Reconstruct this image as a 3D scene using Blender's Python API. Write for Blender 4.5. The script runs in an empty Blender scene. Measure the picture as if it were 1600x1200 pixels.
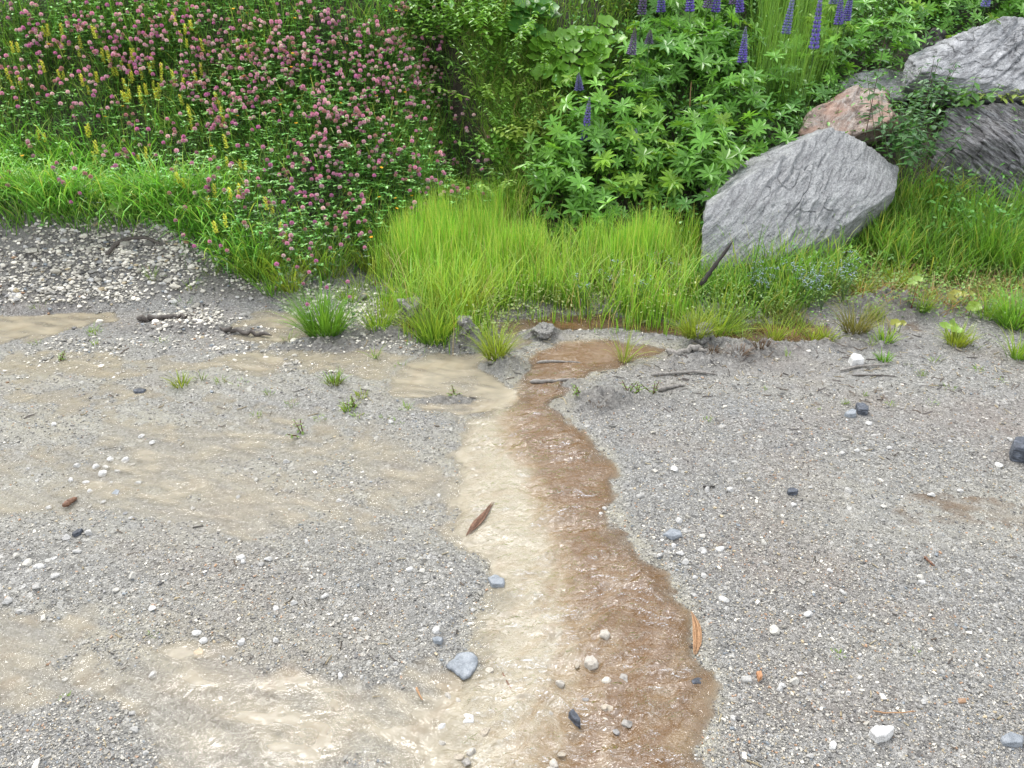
import bpy, bmesh, math, random
import numpy as np
from mathutils import Vector, Matrix

rng = np.random.default_rng(7)
random.seed(7)
R = math.radians
scene = bpy.context.scene
col = bpy.data.collections.new("place")
scene.collection.children.link(col)

# ------------------------------------------------------------------ camera
CAMZ, PITCH, TH = 1.6, R(28), math.tan(R(33))
cd = bpy.data.cameras.new("camera")
cd.sensor_fit = 'HORIZONTAL'
cd.angle = R(66)
cd.clip_start, cd.clip_end = 0.05, 1500
cam = bpy.data.objects.new("camera", cd)
cam.location = (0, 0, CAMZ)
cam.rotation_euler = (R(90) - PITCH, 0, 0)
scene.collection.objects.link(cam)
scene.camera = cam

# ------------------------------------------------------------------ sky, sun, exposure
SUN_DIR = Vector((-0.26, 0.44, 0.86)).normalized()
w = bpy.data.worlds.new("World")
scene.world = w
w.use_nodes = True
nt = w.node_tree
sky = nt.nodes.new("ShaderNodeTexSky")
sky.sky_type = 'NISHITA'
sky.sun_disc = False
sky.sun_elevation = math.asin(SUN_DIR.z)
sky.sun_rotation = math.atan2(SUN_DIR.x, SUN_DIR.y)
hs = nt.nodes.new("ShaderNodeHueSaturation")
hs.inputs['Saturation'].default_value = 0.22
bg = nt.nodes["Background"]
bg.inputs['Strength'].default_value = 0.15
nt.links.new(sky.outputs[0], hs.inputs['Color'])
nt.links.new(hs.outputs[0], bg.inputs['Color'])
sl = bpy.data.lights.new("sun", 'SUN')
sl.energy = 0.8
sl.angle = R(16)
sl.color = (1.0, 0.96, 0.90)
so = bpy.data.objects.new("sun", sl)
so.rotation_euler = SUN_DIR.to_track_quat('Z', 'Y').to_euler()
so.location = (-4, -3, 9)
scene.collection.objects.link(so)
scene.view_settings.view_transform = 'Standard'
scene.view_settings.look = 'None'
scene.view_settings.gamma = 1
scene.view_settings.exposure = 1.75
scene.cycles.max_bounces = 8
scene.cycles.transparent_max_bounces = 12

# ------------------------------------------------------------------ noise and pixel geometry
def _h(ix, iy, iz, s):
    n = (ix.astype(np.uint32) * np.uint32(374761393) + iy.astype(np.uint32) * np.uint32(668265263)
         + iz.astype(np.uint32) * np.uint32(2147483647 - 58) + np.uint32((s * 974634777) & 0xffffffff))
    n = (n ^ (n >> np.uint32(13))) * np.uint32(1274126177)
    n = n ^ (n >> np.uint32(16))
    n = n * np.uint32(2246822519)
    n = n ^ (n >> np.uint32(15))
    return (n & np.uint32(0xffffff)).astype(np.float64) / 0xffffff

def vn(x, y, z=None, s=1):
    x = np.asarray(x, float); y = np.asarray(y, float)
    z = np.zeros_like(x) if z is None else np.asarray(z, float)
    fx, fy, fz = np.floor(x), np.floor(y), np.floor(z)
    ix, iy, iz = fx.astype(np.int64) + 5000, fy.astype(np.int64) + 5000, fz.astype(np.int64) + 5000
    x, y, z = x - fx, y - fy, z - fz
    x, y, z = x*x*(3-2*x), y*y*(3-2*y), z*z*(3-2*z)
    r = 0
    for a in (0, 1):
        for b in (0, 1):
            for c in (0, 1):
                wgt = (x if a else 1-x) * (y if b else 1-y) * (z if c else 1-z)
                r = r + wgt * _h(ix+a, iy+b, iz+c, s)
    return r * 2 - 1

def fbm(x, y, z=None, o=4, s=1, g=0.5):
    r, a, f = 0, 1.0, 1.0
    for k in range(o):
        r = r + a * vn(np.asarray(x)*f, np.asarray(y)*f, None if z is None else np.asarray(z)*f, s + k*17)
        a *= g; f *= 2.03
    return r

def sstep(a, b, x):
    t = np.clip((np.asarray(x, float) - a) / (b - a), 0, 1)
    return t*t*(3-2*t)

CP, SP = math.cos(PITCH), math.sin(PITCH)

def ray(u, v):
    x = (np.asarray(u, float) - 800) / 800 * TH
    y = (600 - np.asarray(v, float)) / 800 * TH
    return x, CP + y*SP, -SP + y*CP

def P(u, v, Y):                                   # the point of a line of sight at distance Y
    dx, dy, dz = ray(u, v)
    t = Y / dy
    return np.array([dx*t, Y, CAMZ + dz*t])

def proj(x, y, z):
    z = z - CAMZ
    f = y*CP - z*SP
    up = y*SP + z*CP
    return 800 + x/f/TH*800, 600 - up/f/TH*800

def flat(u, v):                                   # where a line of sight meets level ground
    dx, dy, dz = ray(u, v)
    t = -CAMZ / dz
    return dx*t, dy*t

def poly_w(pts):
    a = np.array(pts, float)
    x, y = flat(a[:, 0], a[:, 1])
    return np.stack([x, y], 1)

def sdpoly(px, py, poly):                          # signed distance, positive inside
    px = np.asarray(px, float); py = np.asarray(py, float)
    out = np.full(px.shape, -1e3)
    lo, hi = poly.min(0) - 0.5, poly.max(0) + 0.5
    m = (px > lo[0]) & (px < hi[0]) & (py > lo[1]) & (py < hi[1])
    x, y = px[m], py[m]
    d = np.full(x.shape, 1e9); ins = np.zeros(x.shape, bool)
    n = len(poly)
    for i in range(n):
        ax, ay = poly[i]; bx, by = poly[(i+1) % n]
        ex, ey = bx-ax, by-ay
        t = np.clip(((x-ax)*ex + (y-ay)*ey) / (ex*ex+ey*ey+1e-12), 0, 1)
        d = np.minimum(d, np.hypot(x-ax-t*ex, y-ay-t*ey))
        c = ((ay > y) != (by > y)) & (x < (bx-ax)*(y-ay)/((by-ay) if abs(by-ay) > 1e-12 else 1e-12) + ax)
        ins ^= c
    out[m] = np.where(ins, d, -d)
    return out

# ------------------------------------------------------------------ layout of the water
STREAM = poly_w([(800,595),(812,565),(838,545),(880,530),(940,528),(990,535),(1052,543),(1040,556),(985,566),(940,578),(922,590),
    (900,618),(880,640),(884,662),(915,685),(938,704),(955,735),(948,760),(956,800),(978,838),(1012,872),(1042,910),(1064,945),
    (1082,990),(1090,1030),(1108,1065),(1098,1120),(1104,1200),(1130,1330),(700,1330),(690,1200),(700,1120),(722,1080),(738,1040),
    (742,1000),(748,962),(772,930),(786,905),(772,878),(738,850),(708,828),(724,800),(728,760),(724,700),(730,655),(765,640),(800,625)])
BROWN = poly_w([(800,600),(812,560),(838,540),(940,520),(1060,535),(1060,560),(950,590),(930,640),(960,680),(1000,760),(1000,800),
    (1100,900),(1160,1050),(1170,1330),(840,1330),(850,1200),(862,1130),(890,1060),(912,1010),(888,950),(884,900),(866,840),
    (848,780),(828,720),(795,690),(788,660),(815,628)])
FILMS = [(poly_w(p), d) for p, d in [
    ([(-150,498),(100,486),(185,486),(172,500),(90,520),(0,530),(-150,540)], .030),
    ([(-100,562),(120,548),(300,562),(420,548),(600,540),(650,555),(610,600),(500,588),(330,574),(150,588),(-100,596)], .016),
    ([(596,604),(640,562),(690,548),(728,552),(760,582),(795,592),(812,610),(800,632),(735,652),(700,640),(640,622)], .026),
    ([(-150,935),(150,960),(350,1005),(500,1065),(640,1080),(720,1080),(720,1300),(280,1300),(190,1140),(0,1105),(-150,1105)], .0185),
    ([(640,1050),(740,1040),(760,1300),(640,1300)], .020),
    ([(1170,512),(1255,500),(1275,516),(1258,530),(1200,534)], .028),
    ([(800,505),(870,488),(960,495),(1060,512),(1080,524),(1010,522),(940,512),(860,516)], .030),
    ([(740,552),(800,520),(860,510),(850,528),(800,552),(762,580)], .020),
    ([(1060,588),(1140,582),(1180,596),(1120,604),(1066,600)], .007),
    ([(1250,556),(1400,548),(1440,560),(1320,566)], .007),
    ([(1060,516),(1180,505),(1290,509),(1290,531),(1180,537),(1085,533)], .030),
    ([(1380,505),(1440,496),(1450,512),(1390,516)], .012),
    ([(395,480),(470,482),(476,520),(420,540),(330,522)], .018),
    ([(-150,700),(200,650),(600,680),(728,740),(715,845),(400,825),(150,800),(-150,810)], .0145),
    ([(-150,610),(300,600),(560,640),(720,690),(700,740),(400,690),(-150,660)], .0105),
    ([(1250,790),(1420,760),(1660,790),(1660,830),(1400,820)], .0085),
    ([(900,650),(960,640),(1030,640),(1020,655),(910,662)], .005),
]]
_mx = lambda u, v: flat(u, v)
MOUNDS = [(*_mx(u, v), rx, ry, h) for u, v, rx, ry, h in [
    (728,538,.075,.06,.085), (642,505,.10,.06,.055), (850,522,.12,.05,.03), (1005,524,.10,.03,.025), (1130,562,.26,.09,.035),
    (1200,548,.20,.07,.03), (955,628,.22,.07,.040), (790,572,.10,.06,.035), (700,624,.14,.035,.022), (500,540,.25,.05,.018),
    (1390,480,.22,.12,.06), (1100,540,.12,.05,.035), (900,600,.06,.03,.03), (1330,540,.30,.05,.02), (300,515,.35,.05,.018),
    (600,522,.2,.05,.02)]]
WATER_Z = -0.004

def smooth_interp(x, xs, ys):
    r = 0
    for o in (-.3, -.15, 0, .15, .3):
        r = r + np.interp(np.asarray(x) + o, xs, ys)
    return r / 5

def foot(x):
    return smooth_interp(x, [-6, -2.2, -1.4, -.95, -.5, .1, .8, 1.3, 2, 3, 6], [4.55, 4.5, 4.35, 4.45, 4.8, 4.95, 4.9, 4.75, 4.55, 4.45, 4.5])

def gully_x(y):
    return np.interp(y, [4.4, 4.9, 5.4, 6.0, 7.0], [-.05, -.19, -.36, -.58, -.95])

def bank_z(x, y):
    d = y - foot(x)
    k = .10
    s = smooth_interp(x, [-6, -1, -.3, .5, 1.0, 1.5, 2, 6], [1.0, 1.0, .92, .95, .80, .52, .48, .48])
    z = s * k * np.log1p(np.exp(np.clip(d / k, -30, 30)))
    z = np.where(z > 2.0, 2.0 + (z - 2.0) * .25, z)
    z = np.where(z > 4.0, 4.0 + (z - 4.0) * .15, z)
    g = np.exp(-((x - gully_x(y)) / .20)**2) * sstep(4.9, 5.4, y) * (1 - sstep(7, 8.5, y))
    bumps = fbm(x*1.1, y*1.1, o=3, s=5) * .10 * sstep(0, .8, d)
    return z - .50*g + bumps

def heap_z(x, y):
    px = np.interp(x, [-6, -3.4, -2.6, -2.2, -1.85, -1.5, -1.15, -.9], [.33, .35, .40, .37, .35, .19, .07, 0])
    yy = 4.42 + .03*np.sin(x*3)
    t = (y - yy)
    f = np.where(t < 0, np.clip(1 + t/.62, 0, 1)**1.15, np.clip(1 - t/.35, 0, 1))
    return px * f * (1 + .18*fbm(x*3, y*3, o=3, s=9))

def sd_stream(x, y):
    wob = .007 * fbm(np.asarray(x)*14, np.asarray(y)*14, o=3, s=21)
    return sdpoly(x, y, STREAM) + wob

def H(x, y):
    x = np.asarray(x, float); y = np.asarray(y, float)
    near = (np.abs(x) < 5) & (y > .2) & (y < 5.2)
    z = bank_z(x, y) + heap_z(x, y)
    d = np.zeros_like(z)
    xn, yn = x[near], y[near]
    zn = .006*fbm(xn*3, yn*3, o=2, s=31) + .0045*fbm(xn*11, yn*11, o=2, s=33) + .0028*fbm(xn*38, yn*38, o=2, s=35) + .006
    for mx, my, rx, ry, h in MOUNDS:
        q = np.exp(-(((xn-mx)/rx)**2 + ((yn-my)/ry)**2)**1.3)
        zn = zn + q*h*(1 + .5*fbm(xn*22, yn*22, o=3, s=41)) + q*.015*fbm(xn*50, yn*50, o=2, s=43)
    carve = np.zeros_like(xn)
    s = sd_stream(xn, yn)
    carve = np.clip((s + .06) * .21, 0, .040)
    for p, dep in FILMS:
        sf = sdpoly(xn, yn, p) + .05*fbm(xn*7, yn*7, o=3, s=51)
        carve = np.maximum(carve, dep * sstep(-.07, .06, sf))
    zn = zn - carve
    d[near] = zn
    return z + d

TX0, TY0, TS = -9.0, .3, .02
_tx, _ty = np.arange(TX0, 9.0, TS), np.arange(TY0, 12.0, TS)
_TX, _TY = np.meshgrid(_tx, _ty)
TABLE = bank_z(_TX.ravel(), _TY.ravel()).reshape(_TX.shape) + heap_z(_TX.ravel(), _TY.ravel()).reshape(_TX.shape)

def base_z(x, y):                                  # bank and heap without the fine relief
    i = np.clip((np.asarray(x, float) - TX0)/TS, 0, len(_tx) - 1.001); j = np.clip((np.asarray(y, float) - TY0)/TS, 0, len(_ty) - 1.001)
    a, b = i.astype(int), j.astype(int); f, g = i - a, j - b
    return (TABLE[b, a]*(1-f) + TABLE[b, a+1]*f)*(1-g) + (TABLE[b+1, a]*(1-f) + TABLE[b+1, a+1]*f)*g

def hit(u, v, off=0.0, step=.02):
    u = np.atleast_1d(np.asarray(u, float)); v = np.atleast_1d(np.asarray(v, float))
    dx, dy, dz = ray(u, v)
    t = np.full(u.shape, 1.0); done = np.zeros(u.shape, bool)
    for i in range(500):
        m = ~done
        if not m.any(): break
        x, y, z = dx[m]*t[m], dy[m]*t[m], CAMZ + dz[m]*t[m]
        hh = base_z(x, y) + off
        below = z <= hh
        idx = np.where(m)[0]
        done[idx[below]] = True
        t[idx[~below]] += step
    t -= step/2
    x, y = dx*t, dy*t
    return x, y

# ------------------------------------------------------------------ object helpers
def tag(o, label=None, cat=None, group=None, kind=None):
    if label: o["label"] = label
    if cat: o["category"] = cat
    if group: o["group"] = group
    if kind: o["kind"] = kind
    return o

class Acc:                                         # gathers vertices, faces and per vertex colours of ONE mesh object
    def __init__(s):
        s.v = []; s.c = []; s.f = {3: [], 4: []}; s.n = 0
    def add(s, v, faces, c):
        v = np.asarray(v, float).reshape(-1, 3)
        c = np.asarray(c, float)
        if c.ndim == 1: c = np.tile(c, (len(v), 1))
        s.v.append(v); s.c.append(c.reshape(-1, 3))
        for k, a in faces.items():
            if len(a): s.f[k].append(np.asarray(a, np.int64) + s.n)
        s.n += len(v)
    def instances(s, tv, tf, M, T, C):             # template under N matrices (N,3,3), offsets (N,3), colours (N,3) or (N,V,3)
        N, V = len(T), len(tv)
        if N == 0: return
        vv = np.einsum('nij,vj->nvi', M, tv) + T[:, None, :]
        C = np.asarray(C, float)
        if C.ndim == 2: C = np.repeat(C[:, None, :], V, 1)
        fs = {}
        for k, a in tf.items():
            if len(a):
                a = np.asarray(a, np.int64)
                fs[k] = (a[None] + (np.arange(N)*V)[:, None, None]).reshape(-1, k)
        s.add(vv.reshape(-1, 3), fs, C.reshape(-1, 3))
    def mesh(s, name, mat, smooth=False, attrs=None):
        me = bpy.data.meshes.new(name)
        v = np.concatenate(s.v); c = np.concatenate(s.c)
        t3 = np.concatenate(s.f[3]) if s.f[3] else np.zeros((0, 3), np.int64)
        t4 = np.concatenate(s.f[4]) if s.f[4] else np.zeros((0, 4), np.int64)
        loops = np.concatenate([t3.ravel(), t4.ravel()])
        starts = np.concatenate([np.arange(len(t3))*3, len(t3)*3 + np.arange(len(t4))*4])
        me.vertices.add(len(v)); me.vertices.foreach_set('co', v.ravel().astype(np.float32))
        me.loops.add(len(loops)); me.loops.foreach_set('vertex_index', loops.astype(np.int32))
        me.polygons.add(len(starts)); me.polygons.foreach_set('loop_start', starts.astype(np.int32))
        me.polygons.foreach_set('use_smooth', np.full(len(starts), smooth))
        a = me.attributes.new('col', 'FLOAT_COLOR', 'POINT')
        a.data.foreach_set('color', np.concatenate([np.clip(c, 0, 1), np.ones((len(c), 1))], 1).ravel().astype(np.float32))
        for k, vals in (attrs or {}).items():
            at = me.attributes.new(k, 'FLOAT', 'POINT')
            at.data.foreach_set('value', np.asarray(vals, np.float32).ravel())
        me.materials.append(mat)
        me.update(calc_edges=True)
        me.validate()
        return me
    def build(s, name, mat, parent=None, smooth=False, attrs=None):
        return link(name, s.mesh(name, mat, smooth, attrs), parent)

def link(name, me, parent=None):
    o = bpy.data.objects.new(name, me)
    col.objects.link(o)
    if parent is not None: o.parent = parent
    return o

def empty(name, loc=(0, 0, 0)):
    o = bpy.data.objects.new(name, None)
    o.empty_display_size = .05
    o.location = loc
    col.objects.link(o)
    return o

KIDS = {}
def copy_tree(o, parent=None):
    c = o.copy()
    col.objects.link(c)
    if parent is not None: c.parent = parent
    for ch in KIDS.get(o.name, list(o.children)):
        copy_tree(ch, c)
    return c

def rotz(a):
    a = np.atleast_1d(a); c, s, o, l = np.cos(a), np.sin(a), np.zeros_like(a), np.ones_like(a)
    return np.stack([np.stack([c, -s, o], -1), np.stack([s, c, o], -1), np.stack([o, o, l], -1)], 1)
def rotx(a):
    a = np.atleast_1d(a); c, s, o, l = np.cos(a), np.sin(a), np.zeros_like(a), np.ones_like(a)
    return np.stack([np.stack([l, o, o], -1), np.stack([o, c, -s], -1), np.stack([o, s, c], -1)], 1)
def scl(a):
    a = np.asarray(a, float)
    if a.ndim == 1: a = np.repeat(a[:, None], 3, 1)
    m = np.zeros((len(a), 3, 3)); m[:, 0, 0] = a[:, 0]; m[:, 1, 1] = a[:, 1]; m[:, 2, 2] = a[:, 2]
    return m

def U(a, b, n=None): return rng.uniform(a, b, n)

# ------------------------------------------------------------------ materials
class NT:
    def __init__(s, name):
        s.m = bpy.data.materials.new(name); s.m.use_nodes = True
        s.t = s.m.node_tree; s.t.nodes.clear()
        s.out = s.n('ShaderNodeOutputMaterial')
    def n(s, typ, **kw):
        nd = s.t.nodes.new(typ)
        for k, v in kw.items(): setattr(nd, k, v)
        return nd
    def l(s, a, b): s.t.links.new(a, b)
    def val(s, nd, **kw):
        for k, v in kw.items(): nd.inputs[k.replace('_', ' ')].default_value = v
        return nd
    def attr(s, name): return s.n('ShaderNodeAttribute', attribute_name=name)
    def pos(s, scale=(1, 1, 1), obj=False, rot=(0, 0, 0), fol=None):
        g = s.n('ShaderNodeTexCoord').outputs['Object'] if obj else s.n('ShaderNodeNewGeometry').outputs['Position']
        if fol is not None: rot = Vector(fol).rotation_difference(Vector((0, 0, 1))).to_euler()
        if any(rot):
            q = s.n('ShaderNodeMapping'); q.inputs['Rotation'].default_value = rot; s.l(g, q.inputs['Vector']); g = q.outputs[0]
        m = s.n('ShaderNodeMapping'); m.inputs['Scale'].default_value = scale
        s.l(g, m.inputs['Vector']); return m.outputs[0]
    def noise(s, vec, scale, detail=4, rough=.55, dist=0):
        t = s.n('ShaderNodeTexNoise'); s.l(vec, t.inputs['Vector'])
        t.inputs['Scale'].default_value = scale; t.inputs['Detail'].default_value = detail
        t.inputs['Roughness'].default_value = rough; t.inputs['Distortion'].default_value = dist
        return t.outputs['Fac']
    def voro(s, vec, scale, feature='F1', rand=1):
        t = s.n('ShaderNodeTexVoronoi', feature=feature); s.l(vec, t.inputs['Vector'])
        t.inputs['Scale'].default_value = scale; t.inputs['Randomness'].default_value = rand
        return t
    def ramp(s, fac, stops, interp='LINEAR'):
        r = s.n('ShaderNodeValToRGB'); r.color_ramp.interpolation = interp
        e = r.color_ramp.elements
        while len(e) < len(stops): e.new(.5)
        for i, (p, c) in enumerate(stops):
            e[i].position = p
            e[i].color = (c, c, c, 1) if not isinstance(c, tuple) else (*c, 1)
        s.l(fac, r.inputs['Fac']); return r.outputs['Color']
    def math(s, op, a, b=None, clamp=False):
        m = s.n('ShaderNodeMath', operation=op, use_clamp=clamp)
        for i, q in enumerate((a, b)):
            if q is None: continue
            if isinstance(q, (int, float)): m.inputs[i].default_value = q
            else: s.l(q, m.inputs[i])
        return m.outputs[0]
    def mix(s, fac, a, b, mode='MIX'):
        m = s.n('ShaderNodeMix', data_type='RGBA', blend_type=mode)
        for k, q in ((0, fac), (6, a), (7, b)):
            if isinstance(q, (int, float)): m.inputs[k].default_value = q
            elif isinstance(q, tuple): m.inputs[k].default_value = (*q, 1)
            else: s.l(q, m.inputs[k])
        return m.outputs[2]
    def bump(s, h, strength, dist, normal=None):
        b = s.n('ShaderNodeBump'); b.inputs['Strength'].default_value = strength; b.inputs['Distance'].default_value = dist
        s.l(h, b.inputs['Height'])
        if normal is not None: s.l(normal, b.inputs['Normal'])
        return b.outputs[0]
    def bsdf(s, color, rough=.5, spec=.5, normal=None):
        p = s.n('ShaderNodeBsdfPrincipled')
        if isinstance(color, tuple): p.inputs['Base Color'].default_value = (*color, 1)
        else: s.l(color, p.inputs['Base Color'])
        if isinstance(rough, (int, float)): p.inputs['Roughness'].default_value = rough
        else: s.l(rough, p.inputs['Roughness'])
        p.inputs['Specular IOR Level'].default_value = spec
        if normal is not None: s.l(normal, p.inputs['Normal'])
        return p
    def done(s, sh):
        s.l(sh, s.out.inputs['Surface']); return s.m

def mat_leaf(name, trans=.35, rough=.42, spec=.35):
    k = NT(name)
    c = k.attr('col').outputs['Color']
    oi = k.n('ShaderNodeObjectInfo').outputs['Random']
    nz = k.noise(k.pos(), 3.2, 2)
    v = k.math('ADD', k.math('MULTIPLY', oi, .25), k.math('MULTIPLY', nz, .45))
    v = k.math('ADD', v, .66)
    cc = k.mix(1.0, c, k.n('ShaderNodeCombineColor').outputs[0], 'MULTIPLY')
    comb = k.t.nodes[-2] if False else None
    vm = k.n('ShaderNodeVectorMath', operation='SCALE'); k.l(c, vm.inputs[0]); k.l(v, vm.inputs['Scale'])
    p = k.bsdf(vm.outputs[0], rough, spec)
    t = k.n('ShaderNodeBsdfTranslucent')
    tm = k.mix(1.0, vm.outputs[0], (1.25, 1.15, .7), 'MULTIPLY'); k.l(tm, t.inputs['Color'])
    m = k.n('ShaderNodeMixShader'); m.inputs[0].default_value = trans
    k.l(p.outputs[0], m.inputs[1]); k.l(t.outputs[0], m.inputs[2])
    return k.done(m.outputs[0])

M_GRASS = mat_leaf('grass_blades', .38)
M_LEAF = mat_leaf('broad_leaves', .30, .38, .45)
M_PETAL = mat_leaf('petals', .30, .6, .2)

def mat_stone(name, rough=.55, spec=.4, bump=.5, sc=60):
    k = NT(name)
    c = k.attr('col').outputs['Color']
    o = k.pos(obj=True)
    g = k.pos()
    n1 = k.noise(g, sc, 5, .65)
    n2 = k.noise(g, sc*4, 3, .6)
    cc = k.mix(1.0, c, k.ramp(n1, [(.28, .55), (.5, 1.0), (.75, 1.15)]), 'MULTIPLY')
    cc = k.mix(.5, cc, k.ramp(n2, [(.35, .6), (.6, 1.05)]), 'MULTIPLY')
    h = k.math('ADD', n1, k.math('MULTIPLY', n2, .4))
    return k.done(k.bsdf(cc, rough, spec, k.bump(h, bump, .006)).outputs[0])

M_STONE = mat_stone('loose_stone')
M_CHIP = mat_stone('gravel_chip', .42, .5, .2, 120)

def mat_ground():
    k = NT('gravel_ground')
    g = k.pos()
    warp = k.n('ShaderNodeVectorMath', operation='ADD')
    nz = k.n('ShaderNodeTexNoise'); k.l(g, nz.inputs['Vector']); nz.inputs['Scale'].default_value = 90; nz.inputs['Detail'].default_value = 2
    sc = k.n('ShaderNodeVectorMath', operation='SCALE'); k.l(nz.outputs['Color'], sc.inputs[0]); sc.inputs['Scale'].default_value = .007
    k.l(g, warp.inputs[0]); k.l(sc.outputs[0], warp.inputs[1])
    gw = warp.outputs[0]
    v1 = k.voro(gw, 270); v2 = k.voro(gw, 130); v3 = k.voro(gw, 60)
    sep = lambda v: k.n('ShaderNodeSeparateColor')
    def chan(v, i=0):
        s_ = k.n('ShaderNodeSeparateColor'); k.l(v.outputs['Color'], s_.inputs[0]); return s_.outputs[i]
    stones = [(0, (.09, .087, .08)), (.15, (.15, .146, .135)), (.40, (.21, .205, .19)), (.62, (.26, .253, .235)), (.82, (.33, .322, .30)), (.95, (.44, .43, .40)), (1, (.52, .51, .48))]
    c1 = k.ramp(chan(v1), stones)
    c2 = k.ramp(chan(v2), stones)
    c3 = k.ramp(chan(v3), stones)
    m2 = k.ramp(chan(v2, 1), [(.62, 0.), (.64, 1.)])
    m3 = k.ramp(chan(v3, 1), [(.86, 0.), (.87, 1.)])
    c = k.mix(m2, c1, c2)
    c = k.mix(m3, c, c3)
    # colour darkens from each grain's centre towards its joints
    e1 = k.ramp(v1.outputs['Distance'], [(.25, 1.), (.75, .45)])
    c = k.mix(.6, c, e1, 'MULTIPLY')
    tint = k.noise(g, 1.7, 4)
    c = k.mix(k.math('MULTIPLY', k.ramp(tint, [(.5, 0.), (.72, 1.)]), .35), c, (.20, .13, .085))
    tint2 = k.noise(k.pos((1, 1, 1), rot=(0, 0, .4)), 2.3, 4)
    c = k.mix(k.math('MULTIPLY', k.ramp(tint2, [(.55, 0.), (.75, 1.)]), .30), c, (.15, .165, .19))
    # washed-in silt
    silt = k.attr('silt').outputs['Fac']
    st = k.noise(k.pos((1.2, 11, 1), rot=(0, 0, .45)), 2.2, 5, .6)
    fine = k.noise(g, 160, 2)
    sf = k.math('MULTIPLY', silt, k.ramp(st, [(.32, .15), (.62, 1.)]))
    sf = k.math('MULTIPLY', sf, k.ramp(fine, [(.30, .35), (.6, 1.)]))
    c = k.mix(sf, c, (.36, .335, .25))
    soil = k.attr('soil').outputs['Fac']
    sn = k.noise(g, 30, 5, .65)
    sc_ = k.ramp(sn, [(.3, (.022, .017, .011)), (.55, (.055, .042, .028)), (.75, (.11, .09, .062))])
    c = k.mix(k.math('MULTIPLY', soil, .95), c, sc_)
    mud = k.attr('mud').outputs['Fac']
    mc = k.ramp(k.noise(g, 60, 5, .7), [(.3, (.05, .045, .04)), (.5, (.14, .13, .115)), (.68, (.27, .26, .235))])
    c = k.mix(k.math('MULTIPLY', mud, .8), c, mc)
    h = k.math('ADD', k.math('MULTIPLY', v1.outputs['Distance'], -.6), k.math('MULTIPLY', k.math('MULTIPLY', v2.outputs['Distance'], m2), -.8))
    h = k.math('ADD', h, k.math('MULTIPLY', chan(v1, 2), .5))
    nb = k.bump(h, .9, .004)
    wet = k.attr('wet').outputs['Fac']
    rr = k.math('SUBTRACT', .55, k.math('MULTIPLY', wet, .3))
    return k.done(k.bsdf(c, rr, .45, nb).outputs[0])

def mat_water():
    k = NT('muddy_water')
    g = k.pos()
    br = k.attr('brown').outputs['Fac']
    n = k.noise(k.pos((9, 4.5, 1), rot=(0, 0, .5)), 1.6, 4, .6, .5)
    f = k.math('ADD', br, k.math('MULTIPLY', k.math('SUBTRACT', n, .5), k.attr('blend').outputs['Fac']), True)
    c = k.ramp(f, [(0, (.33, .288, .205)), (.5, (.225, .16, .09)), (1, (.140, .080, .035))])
    fl = k.attr('flow').outputs['Fac']
    pt = k.ramp(k.noise(k.pos((7, 12, 1)), 1.0, 2, .5), [(.38, .25), (.62, 1.)])
    w0 = k.noise(k.pos((20, 34, 1), rot=(0, 0, -.5)), 1.0, 2, .5, .8)
    w1 = k.noise(k.pos((30, 58, 1), rot=(0, 0, .35)), 1.0, 3, .6, .9)
    w2 = k.noise(k.pos((85, 150, 1), rot=(0, 0, -.3)), 1.0, 2, .5, .8)
    rd = k.math('SUBTRACT', 1.0, k.math('ABSOLUTE', k.math('SUBTRACT', k.math('MULTIPLY', w1, 4.0), 2.0)))
    h = k.math('ADD', k.math('MULTIPLY', k.math('ADD', rd, k.math('MULTIPLY', w2, .9)), pt), k.math('MULTIPLY', w0, 2.6))
    h = k.math('MULTIPLY', h, fl)
    nb = k.bump(h, 1.0, .012)
    nd = k.bump(h, .5, .004)
    # the light scattered back by the mud, and the mirror of the sky on the ripples above it
    df = k.n('ShaderNodeBsdfDiffuse'); k.l(c, df.inputs['Color']); k.l(nd, df.inputs['Normal'])
    gl = k.n('ShaderNodeBsdfGlossy'); gl.inputs['Roughness'].default_value = .06; k.l(nb, gl.inputs['Normal'])
    fr = k.n('ShaderNodeFresnel'); fr.inputs['IOR'].default_value = 2.3; k.l(nb, fr.inputs['Normal'])
    p = k.n('ShaderNodeMixShader'); k.l(k.math('MULTIPLY', fr.outputs[0], k.math('ADD', k.math('MULTIPLY', fl, .75), .22)), p.inputs[0]); k.l(df.outputs[0], p.inputs[1]); k.l(gl.outputs[0], p.inputs[2])
    tr = k.n('ShaderNodeBsdfTransparent')
    m = k.n('ShaderNodeMixShader')
    tb = k.attr('turb').outputs['Fac']
    k.l(tb, m.inputs[0]); k.l(tr.outputs[0], m.inputs[1]); k.l(p.outputs[0], m.inputs[2])
    return k.done(m.outputs[0])

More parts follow.
